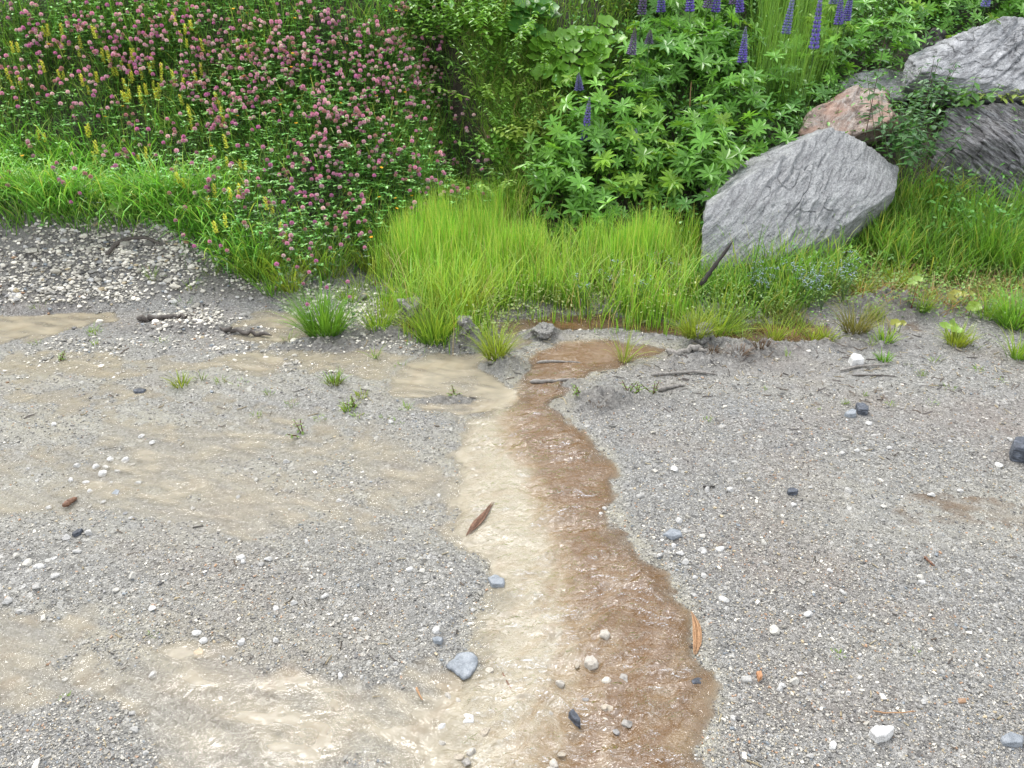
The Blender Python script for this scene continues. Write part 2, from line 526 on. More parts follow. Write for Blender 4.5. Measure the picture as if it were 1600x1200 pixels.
def mat_boulder(name, dark, mid, light, rust=None, fol=(0, 0, 1), crack=.75, sc=1.0, stretch=9, edge=(.32, .5, .68)):
    k = NT(name)
    o = k.pos(obj=True)
    f = k.pos((3.2, 3.2, 3.2*stretch), obj=True, fol=fol)
    n1 = k.noise(f, 2.2*sc, 6, .66, .25)
    n2 = k.noise(o, 7*sc, 5, .6)
    n3 = k.noise(k.pos((5, 5, 5*stretch*.6), obj=True, fol=fol), 5*sc, 5, .72, .3)
    n4 = k.noise(o, 90*sc, 3, .6)
    c = k.ramp(n1, [(edge[0], dark), (edge[1], mid), (edge[2], light)])
    c = k.mix(crack, c, k.ramp(n3, [(.30, .35), (.40, 1.0), (.475, 1.0), (.497, .18), (.519, 1.0), (.62, 1.0), (.75, 1.2)]), 'MULTIPLY')
    c = k.mix(.5, c, k.ramp(n2, [(.3, .6), (.65, 1.15)]), 'MULTIPLY')
    c = k.mix(.7, c, k.ramp(n4, [(.32, .5), (.5, 1.0), (.68, 1.35)]), 'MULTIPLY')
    if rust:
        rn = k.noise(o, 5*sc, 4, .6)
        c = k.mix(k.ramp(rn, [(.42, 0.), (.60, .7)]), c, rust)
    li = k.noise(o, 16*sc, 4, .7)
    c = k.mix(k.ramp(li, [(.62, 0.), (.72, .35)]), c, (.42, .42, .38))
    h = k.math('ADD', k.math('MULTIPLY', n1, .8), k.math('ADD', k.math('MULTIPLY', n3, .8), k.math('MULTIPLY', n4, .12)))
    return k.done(k.bsdf(c, .5, .4, k.bump(h, 1.0, .020/sc)).outputs[0])

def mat_plain(name, c1, c2, sc=(40, 40, 8), rough=.6, bump=.5):
    k = NT(name)
    n = k.noise(k.pos(sc, obj=True), 4, 5, .65)
    c = k.ramp(n, [(.3, c1), (.7, c2)])
    return k.done(k.bsdf(c, rough, .35, k.bump(n, bump, .004)).outputs[0])

# ------------------------------------------------------------------ ground: one sheet to the horizon
def axis(lo, hi, step, far, back):
    a = list(np.arange(lo, hi + step/2, step))
    s, x = step, a[-1]
    while x < far:
        s *= 1.16; x += s; a.append(x)
    s, x = step, a[0]
    b = []
    while x > -back:
        s *= 1.25; x -= s; b.append(x)
    return np.array(b[::-1] + a)

gx = axis(-3.3, 3.3, .011, 300, 300)
gy = axis(.9, 4.95, .011, 300, 300)
GX, GY = np.meshgrid(gx, gy)
fx, fy = GX.ravel(), GY.ravel()
gz = H(fx, fy)
nx, ny = len(gx), len(gy)
idx = np.arange(nx*ny).reshape(ny, nx)
quads = np.stack([idx[:-1, :-1], idx[:-1, 1:], idx[1:, 1:], idx[1:, :-1]], -1).reshape(-1, 4)
d_foot = fy - foot(fx)
hz = heap_z(fx, fy)
soil = sstep(-.35, .10, d_foot + .15*fbm(fx*4, fy*4, o=3, s=61)) * (1 - .85*sstep(.02, .10, hz)*(fy < 4.5))
soil = np.maximum(soil, sstep(4.2, 4.5, fy)*sstep(.0, .3, fx)*.6)
pu, pv = proj(fx, fy, gz)
inview = (fy > .6) & (fy < 6)
silt = np.zeros(len(fx))
for u, v, su, sv, a in [(330,770,330,110,.75),(120,660,300,45,.8),(600,760,220,110,.6),(720,740,90,90,.7),(60,580,260,35,.9),
        (350,590,260,40,.6),(640,590,120,45,.9),(250,1010,330,90,.8),(520,1140,240,60,.8),(1500,800,260,60,.55),(1350,770,150,50,.4),
        (30,770,140,70,.7),(1250,600,320,40,.25),(1430,1010,200,40,.2),(760,640,80,40,.9),(400,680,300,40,.5)]:
    silt = np.maximum(silt, a*np.exp(-((pu-u)/su)**2 - ((pv-v)/sv)**2))
silt *= inview
ss = sd_stream(fx, fy)
silt = np.maximum(silt, .9*sstep(-.07, -.01, ss)*inview)
mud = np.zeros(len(fx))
for mx, my, rx, ry, h in MOUNDS:
    mud = np.maximum(mud, np.exp(-((fx-mx)/(rx*1.25))**2 - ((fy-my)/(ry*1.4))**2))
mud = np.maximum(mud, 1.0*sstep(.01, .07, hz))
mud = np.clip(mud*(1 + .6*fbm(fx*9, fy*9, o=3, s=65)), 0, 1)
wet = np.clip(sstep(-.15, .02, ss) + .4*silt, 0, 1)
A = Acc(); A.add(np.stack([fx, fy, gz], 1), {4: quads}, (.2, .2, .2))
ground = A.build('ground', mat_ground(), smooth=True, attrs=dict(soil=soil, silt=silt, mud=mud, wet=wet))
tag(ground, 'wet grey gravel lot rising into a dark soil bank behind', 'ground', kind='structure')
del GX, GY, quads, A

# ------------------------------------------------------------------ water: one sheet lying in the hollows
def build_water():
    wx = np.concatenate([np.arange(-3.3, -.65, .012), np.arange(-.65, .75, .005), np.arange(.75, 2.9, .012)]); wy = np.concatenate([np.arange(.95, 2.3, .0045), np.arange(2.3, 3.2, .006), np.arange(3.2, 4.35, .010)])
    X, Y = np.meshgrid(wx, wy); x, y = X.ravel(), Y.ravel()
    s = sd_stream(x, y)
    flow = sstep(-.03, .06, s)
    pool = sstep(3.05, 3.3, y)
    flow *= (1 - .75*pool)
    qx = x + .05*fbm(x*6, y*6, o=2, s=3); qy = y + .05*fbm(x*6, y*6, o=2, s=4)
    rid = lambda a: (1 - np.abs(a))**1.5
    patch = .35 + .9*sstep(-.35, .5, fbm(x*7, y*9, o=2, s=75))
    rip = .0050*fbm(qx*11, qy*19, o=2, s=71) + patch*(.0042*rid(vn(qx*17 + qy*6, qy*34 - qx*10, None, 72)) + .0024*rid(vn(qx*36 - qy*10, qy*66 + qx*14, None, 74)))
    rip = (rip - .0030) * flow * (1.3 + .5*sstep(2.0, 1.3, y))
    depth = WATER_Z - H(x, y)
    z = WATER_Z + rip*sstep(.0, .012, depth) + .0005*fbm(x*20, y*20, o=2, s=73)
    keep = depth > -.006
    turb = np.clip(1 - np.exp(-np.clip(depth + .0012, 0, 1)/.0055), 0, .99)
    film = s < -.02
    lip = sstep(-.10, .01, s)
    fn = .5 + .5*fbm(x*9 - y*4, y*26 + x*9, o=3, s=79)
    fq = np.where(y < 2.8, .24 + .50*sstep(.15, .95, fn), .45 + .5*np.clip(fn, 0, 1))
    turb = turb*(fq*(1-lip) + lip)
    b = sdpoly(x, y, BROWN)
    wdt = .075 + .075*sstep(2.2, 1.2, y)
    brown = sstep(-wdt, wdt*1.2, b + .03*fbm(x*9, y*9, o=3, s=77))
    brown = np.maximum(brown, sstep(.0, .2, x)*(s < -.05))
    brown = np.maximum(brown, .75*sstep(3.45, 3.6, y)*sstep(-.12, .05, x))
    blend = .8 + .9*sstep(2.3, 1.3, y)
    brown = brown*sstep(-.02, .06, s + .06*(b > .05)) + brown*(s < -.05)
    brown = np.clip(brown, 0, 1)
    id_ = np.arange(len(x)).reshape(X.shape)
    q = np.stack([id_[:-1, :-1], id_[:-1, 1:], id_[1:, 1:], id_[1:, :-1]], -1).reshape(-1, 4)
    q = q[keep[q].any(1)]
    used, inv = np.unique(q.ravel(), return_inverse=True)
    A = Acc(); A.add(np.stack([x, y, z], 1)[used], {4: inv.reshape(-1, 4)}, (.3, .2, .1))
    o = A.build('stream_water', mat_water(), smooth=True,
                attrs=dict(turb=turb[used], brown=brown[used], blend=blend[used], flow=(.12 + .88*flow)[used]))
    tag(o, 'shallow muddy stream with milky beige and brown water', 'water', kind='structure')
build_water()

# ------------------------------------------------------------------ stone shapes
def ico(sub):
    bm = bmesh.new(); bmesh.ops.create_icosphere(bm, subdivisions=sub, radius=1)
    v = np.array([p.co[:] for p in bm.verts]); f = np.array([[q.index for q in p.verts] for p in bm.faces]); bm.free()
    return v, f
ICO = {k: ico(k) for k in (1, 2, 3, 4)}

def pebble_shape(seed, sub=3, flatness=.55, cuts=7, rough=.10):
    r = np.random.default_rng(seed)
    v, f = ICO[sub]; v = v.copy()
    for i in range(cuts):
        n = r.normal(size=3); n /= np.linalg.norm(n); d = r.uniform(.55, .85)
        k = v @ n
        v = v - np.outer(np.clip(k - d, 0, None), n)
    v = v * (1 + rough*fbm(v[:, 0]*2+seed, v[:, 1]*2, v[:, 2]*2, o=2, s=seed))[:, None]
    v *= np.array([1, r.uniform(.65, .95), flatness*r.uniform(.8, 1.2)])
    return v, f

STONE_COL = np.array([(.13, .13, .13), (.20, .20, .195), (.28, .275, .26), (.37, .365, .345), (.52, .51, .48), (.66, .65, .62), (.72, .71, .69),
                      (.17, .20, .24), (.30, .19, .12), (.34, .29, .20), (.07, .07, .075)])
def stone_cols(n, w):
    w = np.array(w, float); w /= w.sum()
    i = rng.choice(len(STONE_COL), n, p=w)
    return STONE_COL[i] * U(.88, 1.2, n)[:, None] * np.array([1.05, 1.0, .90])

# fine gravel lying everywhere: one uncountable mass
def water_depth(x, y):
    return WATER_Z - H(x, y)

def gravel():
    A = Acc()
    n = 150000
    u, v = U(-60, 1660, n), 470 + 800*U(0, 1, n)**.85
    x, y = flat(u, v)
    m = (np.abs(x) < 3.3) & (y < foot(x) - .05 + U(0, .3, n))
    x, y = x[m], y[m]
    dep = water_depth(x, y)
    keep = dep < .0045 - .004*U(0, 1, len(x))
    x, y = x[keep], y[keep]
    # clumped
    cl = fbm(x*2.2, y*2.2, o=3, s=91)
    uu, vv = proj(x, y, 0*x)
    si = 0
    for a, b, c_, d_, e in [(330,770,330,90,.7),(120,660,300,45,.6),(600,760,220,110,.45),(1480,800,220,50,.5)]:
        si = np.maximum(si, e*np.exp(-((uu-a)/c_)**2 - ((vv-b)/d_)**2))
    keep = U(0, 1, len(x)) < np.clip(.80 + .45*cl - si*.6, .15, 1) * (1 - .7*sstep(.02, .08, heap_z(x, y)))
    mm = np.zeros(len(x))
    for mx, my, rx, ry, h in MOUNDS:
        mm = np.maximum(mm, np.exp(-((x-mx)/(rx*1.2))**2 - ((y-my)/(ry*1.3))**2))
    keep &= U(0, 1, len(x)) > .75*mm
    x, y = x[keep], y[keep]; n = len(x)
    size = .00115*np.exp(rng.normal(0, .42, n)) + .0004*y
    big = U(0, 1, n) < .008
    size = np.where(big, size*U(1.5, 2.6, n), size)
    C = stone_cols(n, [12, 28, 28, 11, 3, 1.2, .4, 4, 3, 5, 7])
    C[big] = stone_cols(big.sum(), [4, 8, 12, 14, 12, 10, 6, 5, 3, 4, 3])
    z = H(x, y)
    r = np.random.default_rng(3)
    for k in range(8):
        s_ = slice(k, n, 8)
        cube = np.array([(a, b, c) for a in (-1, 1) for b in (-1, 1) for c in (-1, 1)], float)*.8 + r.uniform(-.42, .42, (8, 3))
        cube *= np.array([1.2, .85, .6])
        fc = np.array([(0, 1, 3, 2), (4, 6, 7, 5), (0, 4, 5, 1), (2, 3, 7, 6), (0, 2, 6, 4), (1, 5, 7, 3)])
        m = len(x[s_])
        M = rotz(U(0, 6.28, m)) @ rotx(U(-.45, .45, m)) @ scl(size[s_])
        A.instances(cube, {4: fc}, M, np.stack([x[s_], y[s_], z[s_] + size[s_]*.25], 1), C[s_])
    # thick stones of the spill heap and the far washed edge
    n = 60000
    x = U(-3.4, .1, n); y = U(2.85, 4.75, n)
    hz = heap_z(x, y)
    wgt = sstep(.012, .06, hz) * np.clip(.9 + .9*fbm(x*3.3, y*3.3, o=3, s=95), .25, 1) * (1 - .55*sstep(.24, .34, hz)*sstep(-.3, .3, fbm(x*2.2, y*4, o=2, s=98))) + .6*np.exp(-((y-3.78)/.25)**2)*sstep(-2.6, -1.4, x)*np.clip(.5+fbm(x*3, y*3, o=2, s=96), 0, 1) + .55*np.exp(-((y-3.35)/.28)**2)*sstep(.0, -.5, x)*np.clip(.35+fbm(x*2.5, y*5, o=3, s=97), 0, 1)
    wgt *= (y < 4.6)
    m = U(0, 1, n) < wgt
    x, y = x[m], y[m]
    m = water_depth(x, y) < .007
    x, y = x[m], y[m]; n = len(x)
    size = .0078*np.exp(rng.normal(0, .42, n)) * np.interp(y, [3.3, 3.75], [.62, 1])
    C = stone_cols(n, [6, 12, 18, 24, 24, 16, 8, 4, 1, 2, 6]); z = H(x, y)
    for k in range(8):
        s_ = slice(k, n, 8); tv, tf = pebble_shape(200+k, 2)
        m = len(x[s_])
        M = rotz(U(0, 6.28, m)) @ rotx(U(-.5, .5, m)) @ scl(size[s_])
        A.instances(tv, {3: tf}, M, np.stack([x[s_], y[s_], z[s_] + size[s_]*.3], 1), C[s_])
    o = A.build('gravel', M_CHIP)
    tag(o, 'fine grey and white gravel covering the lot and the spill heap', 'gravel', kind='stuff')
gravel()

# countable stones
PEB = []
def pebble_mesh(i, colr, sub=3, flatness=.55):
    A = Acc(); tv, tf = pebble_shape(300+i, sub, flatness)
    A.add(tv, {3: tf}, colr)
    return A.mesh('pebble', M_STONE, smooth=False)
PALE = [(.50, .49, .465), (.43, .42, .395), (.55, .54, .51), (.36, .35, .325), (.45, .43, .38)]
PALE_M = [pebble_mesh(i, PALE[i % 5]) for i in range(12)]
GREY_M = [pebble_mesh(40+i, c) for i, c in enumerate([(.30, .29, .28), (.22, .22, .22), (.36, .35, .33), (.16, .18, .21)])]
TAN_M = [pebble_mesh(60+i, c) for i, c in enumerate([(.40, .37, .32), (.30, .28, .25), (.46, .42, .35), (.24, .23, .22), (.36, .31, .24)])]

def place_stone(name, me, x, y, size, label, cat, group=None, sink=.34, tilt=.25, rz=None, sc=None):
    o = link(name, me)
    z = float(H(np.array([x]), np.array([y]))[0])
    s = sc or (size, size, size)
    o.scale = s
    o.rotation_euler = (random.uniform(-tilt, tilt), random.uniform(-tilt, tilt), random.uniform(0, 6.28) if rz is None else rz)
    o.location = (x, y, z + s[2]*(.5 - sink))
    return tag(o, label, cat, group)

PX = lambda y: math.hypot(y, CAMZ) * TH / 800      # metres per photo pixel near the ground
hand = [(1357,663,7),(1315,712,7),(1337,708,6),(1352,705,6),(1407,712,6),(1390,703,6),(1485,690,5),(1560,728,9),(1325,770,8),(1380,792,7),
    (1455,772,8),(1105,768,7),(1140,768,7),(1170,755,7),(1053,738,9),(1000,778,9),(980,792,7),(1060,818,9),(1098,860,10),(1125,858,9),
    (1070,832,8),(1098,838,7),(1062,868,8),(1030,870,8),(1052,856,6),(1070,881,9),(1099,863,7),(1196,880,7),(1193,850,8),(1085,905,6),
    (1100,903,7),(1131,938,10),(1084,932,7),(1209,991,11),(1262,962,10),(1317,930,8),(1296,895,6),(1420,965,7),(1440,910,7),(1166,1064,11),
    (1240,1068,10),(1222,1074,8),(1145,1125,8),(1300,1167,9),(1264,1185,7),(1437,905,8),(1577,690,6),(1500,768,6),(1240,790,6),(1266,765,6),
    (937,800,8),(945,793,6),(1024,870,7),(1218,1080,7),(1495,915,6)]
for k, (u, v, r) in enumerate(hand):
    x, y = flat(u, v)
    place_stone('pebble', PALE_M[k % 12], float(x), float(y), r*PX(y)*.85, 'small whitish quartz pebble on the grey gravel right of the stream', 'pebble', 'white pebbles right of the stream')
handL = [(160,737,10),(172,715,9),(195,716,8),(150,727,9),(133,752,8),(172,752,8),(215,752,8),(120,727,8),(140,765,8),(185,732,8),(165,728,8),
    (205,722,6),(85,665,6),(220,680,7),(237,690,6),(110,748,7),(290,752,7),(220,750,6),(75,790,9),(140,834,9),(105,843,9),(122,864,9),
    (26,873,9),(45,885,10),(62,890,9),(85,875,6),(377,873,9),(380,880,7),(420,878,8),(410,886,7),(60,920,10),(12,940,10),(30,955,8),
    (88,905,8),(208,905,9),(183,925,7),(240,958,8),(308,990,9),(318,1000,8),(377,1005,9),(238,1050,9),(205,1113,7),(210,1140,8),(460,947,8),
    (432,1002,7),(508,935,8),(564,1003,9),(575,1000,6),(432,955,7),(557,970,6),(682,988,9),(738,953,5),(532,1055,7),(565,1057,6),(518,1110,7),
    (447,720,8),(530,780,7),(685,772,6),(400,748,7),(100,1060,6),(300,1068,6),(690,1134,9),(715,1120,8),(725,1147,8),(610,660,6),(372,775,6),
    (160,782,6),(205,810,7),(300,790,6),(480,850,6),(650,870,6),(660,893,7),(640,890,8),(30,1060,7)]
for k, (u, v, r) in enumerate(handL):
    x, y = flat(u, v)
    place_stone('pebble', PALE_M[(k*5+2) % 12], float(x), float(y), r*PX(y)*.85, 'small whitish quartz pebble on the washed gravel left of the stream', 'pebble', 'white pebbles left of the stream')
def scatter_pebbles(n, box, meshes, label, group, lo, hi, heap=False):
    k = 0
    while k < n:
        u, v = random.uniform(box[0], box[2]), random.uniform(box[1], box[3])
        if heap: x, y = [float(q[0]) for q in hit(u, v)]
        else: x, y = [float(q) for q in flat(u, v)]
        if abs(x) > 3.3: continue
        if float(water_depth(np.array([x]), np.array([y]))[0]) > .008: continue
        if heap and not (.02 < float(heap_z(np.array([x]), np.array([y]))[0])): continue
        me = random.choice(meshes)
        place_stone('pebble', me, x, y, random.uniform(lo, hi), label, 'pebble', group)
        k += 1
scatter_pebbles(34, (960, 650, 1600, 1190), PALE_M + GREY_M[:2], 'little grey or white stone scattered on the right gravel lot', 'stray stones right of the stream', .004, .009)
scatter_pebbles(36, (0, 620, 700, 1190), PALE_M + GREY_M[:2], 'little grey or white stone scattered on the left gravel lot', 'stray stones left of the stream', .004, .009)
scatter_pebbles(95, (0, 345, 400, 490), PALE_M + GREY_M[:2], 'pale stone lying on the dark gravel heap by the left bank', 'stones on the gravel heap', .012, .022, True)

for i in range(34):
    u, v = random.uniform(690, 985), random.uniform(1035, 1215)
    x, y = [float(q) for q in flat(u, v)]
    sz = random.uniform(.010, .019)
    o = place_stone('pebble', random.choice(TAN_M), x, y, sz, 'stone washed over by the shallow lower stream', 'pebble', 'stones in the lower stream')
    o.location.z = WATER_Z - sz*random.uniform(.18, .48)

# ------------------------------------------------------------------ single stones that stand out
def hull_planes(pts):
    bm = bmesh.new()
    for p in pts: bm.verts.new(p)
    r = bmesh.ops.convex_hull(bm, input=bm.verts)
    bmesh.ops.delete(bm, geom=[g for g in r['geom_interior'] if isinstance(g, bmesh.types.BMVert)], context='VERTS')
    bm.normal_update()
    out = [(np.array(f.normal[:]), np.array(f.calc_center_median()[:])) for f in bm.faces]
    bm.free(); return out

def boulder_verts(pts, sub, soft=30, fol=(0, 0, 1), ledge=.02, freq=18, lump=.03, seed=1, fine=.006):
    pts = [np.array(p, float) for p in pts]
    c = np.mean(pts, 0)
    planes = hull_planes([p - c for p in pts])
    bm = bmesh.new(); bmesh.ops.create_icosphere(bm, subdivisions=sub, radius=1)
    d = np.array([p.co[:] for p in bm.verts]); f = np.array([[q.index for q in p.verts] for p in bm.faces]); bm.free()
    inv = np.zeros(len(d))
    for n, q in planes:
        h = n @ q
        k = (d @ n) / max(h, 1e-4)
        inv = np.maximum(inv, k) if soft is None else inv + np.clip(k, 0, None)**soft
    if soft is not None: inv = inv**(1/soft)
    v = d / inv[:, None]
    size = np.abs(v).max()
    fol = np.array(fol, float); fol /= np.linalg.norm(fol)
    s = v @ fol
    a = np.cross(fol, [.3, .7, .2]); a /= np.linalg.norm(a); b = np.cross(fol, a)
    pa, pb = v @ a, v @ b
    wv = s*freq + .9*fbm(pa*3/size*.6, pb*3/size*.6, s*2, o=3, s=seed)
    st = np.floor(wv) + sstep(.84, 1.0, wv - np.floor(wv)) - wv          # saw-tooth ledges
    amp = ledge * np.clip(.5 + .9*fbm(pa*2.5, pb*2.5, s*freq*.4, o=2, s=seed+3), 0, 1.4)
    nrm = d
    disp = st*amp + lump*fbm(v[:, 0]*3.2/size*.6, v[:, 1]*3.2/size*.6, v[:, 2]*3.2/size*.6, o=4, s=seed+7)
    crack = np.abs(fbm(pa*4, pb*4, s*freq*.5, o=3, s=seed+11)); disp = disp - fine*1.3*np.clip(.05 - crack, 0, 1)/.05
    disp = disp + fine*fbm(pa*18, pb*18, s*freq*2.2, o=3, s=seed+13)
    v = v + nrm*disp[:, None]
    return v, f, c

def boulder(name, pts, mat, label, cat, sub=6, parent=None, **kw):
    v, f, c = boulder_verts(pts, sub, **kw)
    A = Acc(); A.add(v, {3: f}, (.4, .4, .4))
    o = A.build(name, mat, parent, smooth=True)
    o.location = c
    if label: tag(o, label, cat)
    return o

def V3(*a): return np.array(a, float)
# the slab right of the tall grass
front = [P(1096,422,4.22), P(1100,330,4.42), P(1155,283,4.62), P(1245,226,4.9), P(1298,198,5.05), P(1328,204,5.05), P(1405,262,4.86),
         P(1395,300,4.66), P(1300,372,4.40), P(1200,410,4.25)]
pts = front + [V3(1.14, 4.5, -.15), V3(1.7, 4.4, -.1), V3(2.35, 4.95, .1), V3(2.2, 5.5, .45), V3(1.3, 5.3, .35), V3(2.0, 5.45, .62), V3(1.15, 4.25, -.1)]
boulder('boulder', pts, mat_boulder('pale_schist', (.15, .15, .155), (.285, .29, .29), (.385, .39, .385), fol=(-.50, -.22, .84), stretch=8), 'large pale grey slab boulder leaning beside the tall bright grass', 'boulder',
        sub=8, soft=None, fol=(-.50, -.22, .84), ledge=.022, freq=20, lump=.018, seed=11, fine=.008)
# long striated block at the top edge
pts = [P(1405,140,5.75), P(1420,88,5.95), P(1500,48,6.1), P(1575,22,6.2), P(1640,40,6.2), P(1760,120,5.9), P(1660,150,5.5), P(1500,150,5.55), P(1440,112,5.6),
       P(1420,130,6.4), P(1520,60,6.8), P(1720,60,6.8), P(1720,200,6.4), P(1500,190,6.0), P(1700,165,5.5)]
boulder('boulder', pts, mat_boulder('silver_schist', (.055, .055, .06), (.27, .275, .28), (.44, .445, .45), fol=(-.30, -.15, .94), stretch=9), 'long silvery grey striated boulder highest on the rock pile', 'boulder',
        sub=8, soft=200, fol=(-.30, -.15, .94), ledge=.030, freq=18, lump=.03, seed=23, fine=.012)
# dark block under it
pts = [P(1462,215,5.2), P(1480,170,5.4), P(1560,150,5.5), P(1680,165,5.5), P(1720,240,5.2), P(1690,320,4.9), P(1560,320,4.85), P(1490,300,4.95), P(1455,262,5.05),
       P(1480,200,6.0), P(1700,200,6.0), P(1700,380,5.6), P(1500,360,5.5), P(1560,215,4.98)]
boulder('boulder', pts, mat_boulder('dark_schist', (.06, .057, .058), (.15, .146, .146), (.34, .34, .35), fol=(.52, -.12, .84), stretch=9, edge=(.40, .52, .70)), 'dark striped boulder with thin white veins near the right edge', 'boulder',
        sub=8, soft=140, fol=(.52, -.12, .84), ledge=.020, freq=19, lump=.06, seed=37, fine=.014)
pts = [P(1248,208,5.35), P(1275,172,5.5), P(1330,132,5.7), P(1390,134,5.7), P(1395,185,5.3), P(1340,212,5.2), P(1290,225,5.22), P(1270,190,6.1), P(1380,150,6.3), P(1400,240,6.0), P(1280,260,5.9)]
boulder('rock', pts, mat_boulder('rusty_schist', (.16, .10, .08), (.33, .26, .215), (.46, .42, .385), rust=(.31, .175, .12), fol=(-.45, -.2, .85), sc=1.4), 'reddish brown rough rock behind the pale slab boulder', 'rock',
        sub=6, soft=40, fol=(-.45, -.2, .85), ledge=.035, freq=16, lump=.05, seed=43, fine=.012)
pts = [P(1303,140,5.95), P(1330,114,6.1), P(1385,104,6.2), P(1425,116,6.1), P(1425,155,5.8), P(1320,165,5.85), P(1320,125,6.7), P(1420,115,6.8), P(1420,190,6.5), P(1310,190,6.5)]
boulder('rock', pts, mat_boulder('flat_grey_stone', (.16, .16, .165), (.30, .305, .31), (.42, .425, .43), fol=(-.2, -.1, .9), sc=1.5), 'flat grey rock wedged above the reddish one', 'rock',
        sub=6, soft=24, ledge=.015, freq=14, lump=.03, seed=47)
pts = [P(1416,92,6.35), P(1432,62,6.45), P(1460,46,6.55), P(1478,52,6.5), P(1476,78,6.3), P(1440,100,6.25), P(1420,80,6.8), P(1480,60,6.8), P(1470,120,6.7)]
boulder('rock', pts, mat_boulder('blackish_stone', (.018, .016, .015), (.045, .04, .037), (.11, .10, .095), fol=(-.3, -.1, .9), sc=2), 'small blackish rock poking up behind the top boulder', 'rock',
        sub=5, soft=20, ledge=.015, freq=20, lump=.05, seed=53)

M_SLATE = mat_boulder('blue_slate', crack=.25, dark=(.16, .178, .195), mid=(.25, .272, .295), light=(.34, .36, .38), sc=6, stretch=4)
M_DARKSLATE = mat_boulder('dark_slate', crack=.25, dark=(.02, .023, .03), mid=(.06, .068, .085), light=(.17, .19, .23), sc=6, stretch=4)
M_WHITE = mat_boulder('white_quartz', crack=.15, dark=(.45, .44, .42), mid=(.60, .59, .565), light=(.68, .67, .65), sc=5, stretch=2)
M_TAN = mat_boulder('tan_quartz', crack=.15, dark=(.30, .27, .22), mid=(.44, .40, .34), light=(.54, .51, .45), sc=5, stretch=2)
M_ORANGE = mat_boulder('orange_stone', crack=.25, dark=(.30, .13, .05), mid=(.45, .22, .10), light=(.55, .36, .22), sc=6, stretch=2)
M_MUDSTONE = mat_boulder('mud_crumb', crack=.25, dark=(.06, .056, .05), mid=(.15, .143, .13), light=(.30, .29, .27), sc=16, stretch=1.0)

def flat_stone(name, outline, thick, mat, label, cat='stone', z=None, tiltx=0, seed=1, soft=24, sub=4, rise=None, lump=.06):
    a = np.array(outline, float)
    x, y = flat(a[:, 0], a[:, 1])
    cx, cy = x.mean(), y.mean()
    z0 = float(H(np.array([cx]), np.array([cy]))[0]) if z is None else z
    lo = [V3(x[i], y[i], z0 - .5*thick) for i in range(len(x))]
    hi = [V3(cx + (x[i]-cx)*.86, cy + (y[i]-cy)*.86, z0 + thick*(1 + tiltx*(y[i]-cy)/max(1e-3, np.ptp(y)))) for i in range(len(x))]
    sz = max(np.ptp(x), np.ptp(y))
    return boulder(name, lo + hi, mat, label, cat, sub=sub, soft=soft, ledge=.04*thick, freq=60, lump=lump*sz*.5, seed=seed, fine=.01*sz)

flat_stone('slate_stone', [(694,1042),(712,1020),(742,1016),(749,1035),(736,1062),(722,1066)], .007, M_SLATE, 'large blue grey slate half in the beige water at the left shore', 'stone', seed=2)
flat_stone('slate_stone', [(760,905),(772,899),(790,906),(789,918),(768,917)], .016, M_SLATE, 'small blue slate at the rounded left shore of the stream', 'stone', seed=3)
flat_stone('slate_stone', [(1032,842),(1046,833),(1064,836),(1066,843),(1050,849)], .010, M_SLATE, 'flat blue slate chip among white pebbles right of the stream', 'stone', seed=4)
flat_stone('slate_stone', [(1317,650),(1330,643),(1338,646),(1338,653),(1322,654)], .018, M_SLATE, 'lower left slate of the pair on the right gravel', 'stone', seed=5)
flat_stone('slate_stone', [(1334,636),(1346,634),(1358,642),(1356,648),(1339,650)], .030, M_DARKSLATE, 'darker raised slate of the pair on the right gravel', 'stone', seed=6)
flat_stone('slate_stone', [(1573,712),(1578,700),(1612,699),(1612,724),(1598,726),(1575,722)], .060, M_DARKSLATE, 'dark blue angular slate block at the right edge of the gravel', 'stone', seed=7, soft=40)
flat_stone('white_stone', [(1352,1152),(1362,1145),(1394,1143),(1397,1150),(1384,1162),(1367,1167)], .022, M_WHITE, 'biggest white angular stone low on the right gravel', 'stone', seed=8, soft=40)
flat_stone('white_stone', [(910,1036),(915,1026),(927,1023),(937,1032),(935,1041),(922,1044)], .020, M_TAN, 'white stone washed by brown water in the stream', 'stone', z=-.012, seed=9, soft=10, lump=.12)
flat_stone('tan_stone', [(934,996),(938,985),(950,983),(956,992),(950,1000)], .022, M_TAN, 'round tan stone breaking the brown water midstream', 'stone', z=-.014, seed=10, soft=10, lump=.12)
flat_stone('orange_stone', [(1180,1056),(1189,1054),(1191,1064),(1184,1069)], .012, M_ORANGE, 'small orange stone beside a white pebble right of the stream', 'stone', seed=11)
flat_stone('dark_stone', [(886,1118),(895,1110),(908,1128),(908,1137),(896,1130)], .022, M_DARKSLATE, 'black wet stone breaking the water near the bottom of the stream', 'stone', z=-.006, seed=12)
flat_stone('dark_stone', [(741,1100),(748,1096),(766,1097),(770,1104),(756,1108),(744,1107)], .016, M_DARKSLATE, 'dark stone in the shallows below the large blue slate', 'stone', seed=13)
flat_stone('slate_stone', [(698,1112),(706,1105),(716,1110),(712,1119),(702,1119)], .010, M_SLATE, 'small blue green slate left of the dark stone in the shallows', 'stone', seed=14)
flat_stone('slate_stone', [(752,1128),(764,1122),(782,1126),(778,1137),(760,1136)], .008, M_SLATE, 'flat bluish slate below the dark stone in the shallows', 'stone', seed=15)
flat_stone('white_stone', [(716,1120),(724,1112),(742,1114),(742,1128),(722,1130)], .014, M_WHITE, 'chalky flat stone between two slates in the shallows', 'stone', seed=16)
flat_stone('white_stone', [(1324,566),(1330,561),(1346,566),(1350,574),(1330,575)], .035, M_WHITE, 'chunky white stone among twigs before the right grass', 'stone', seed=17)
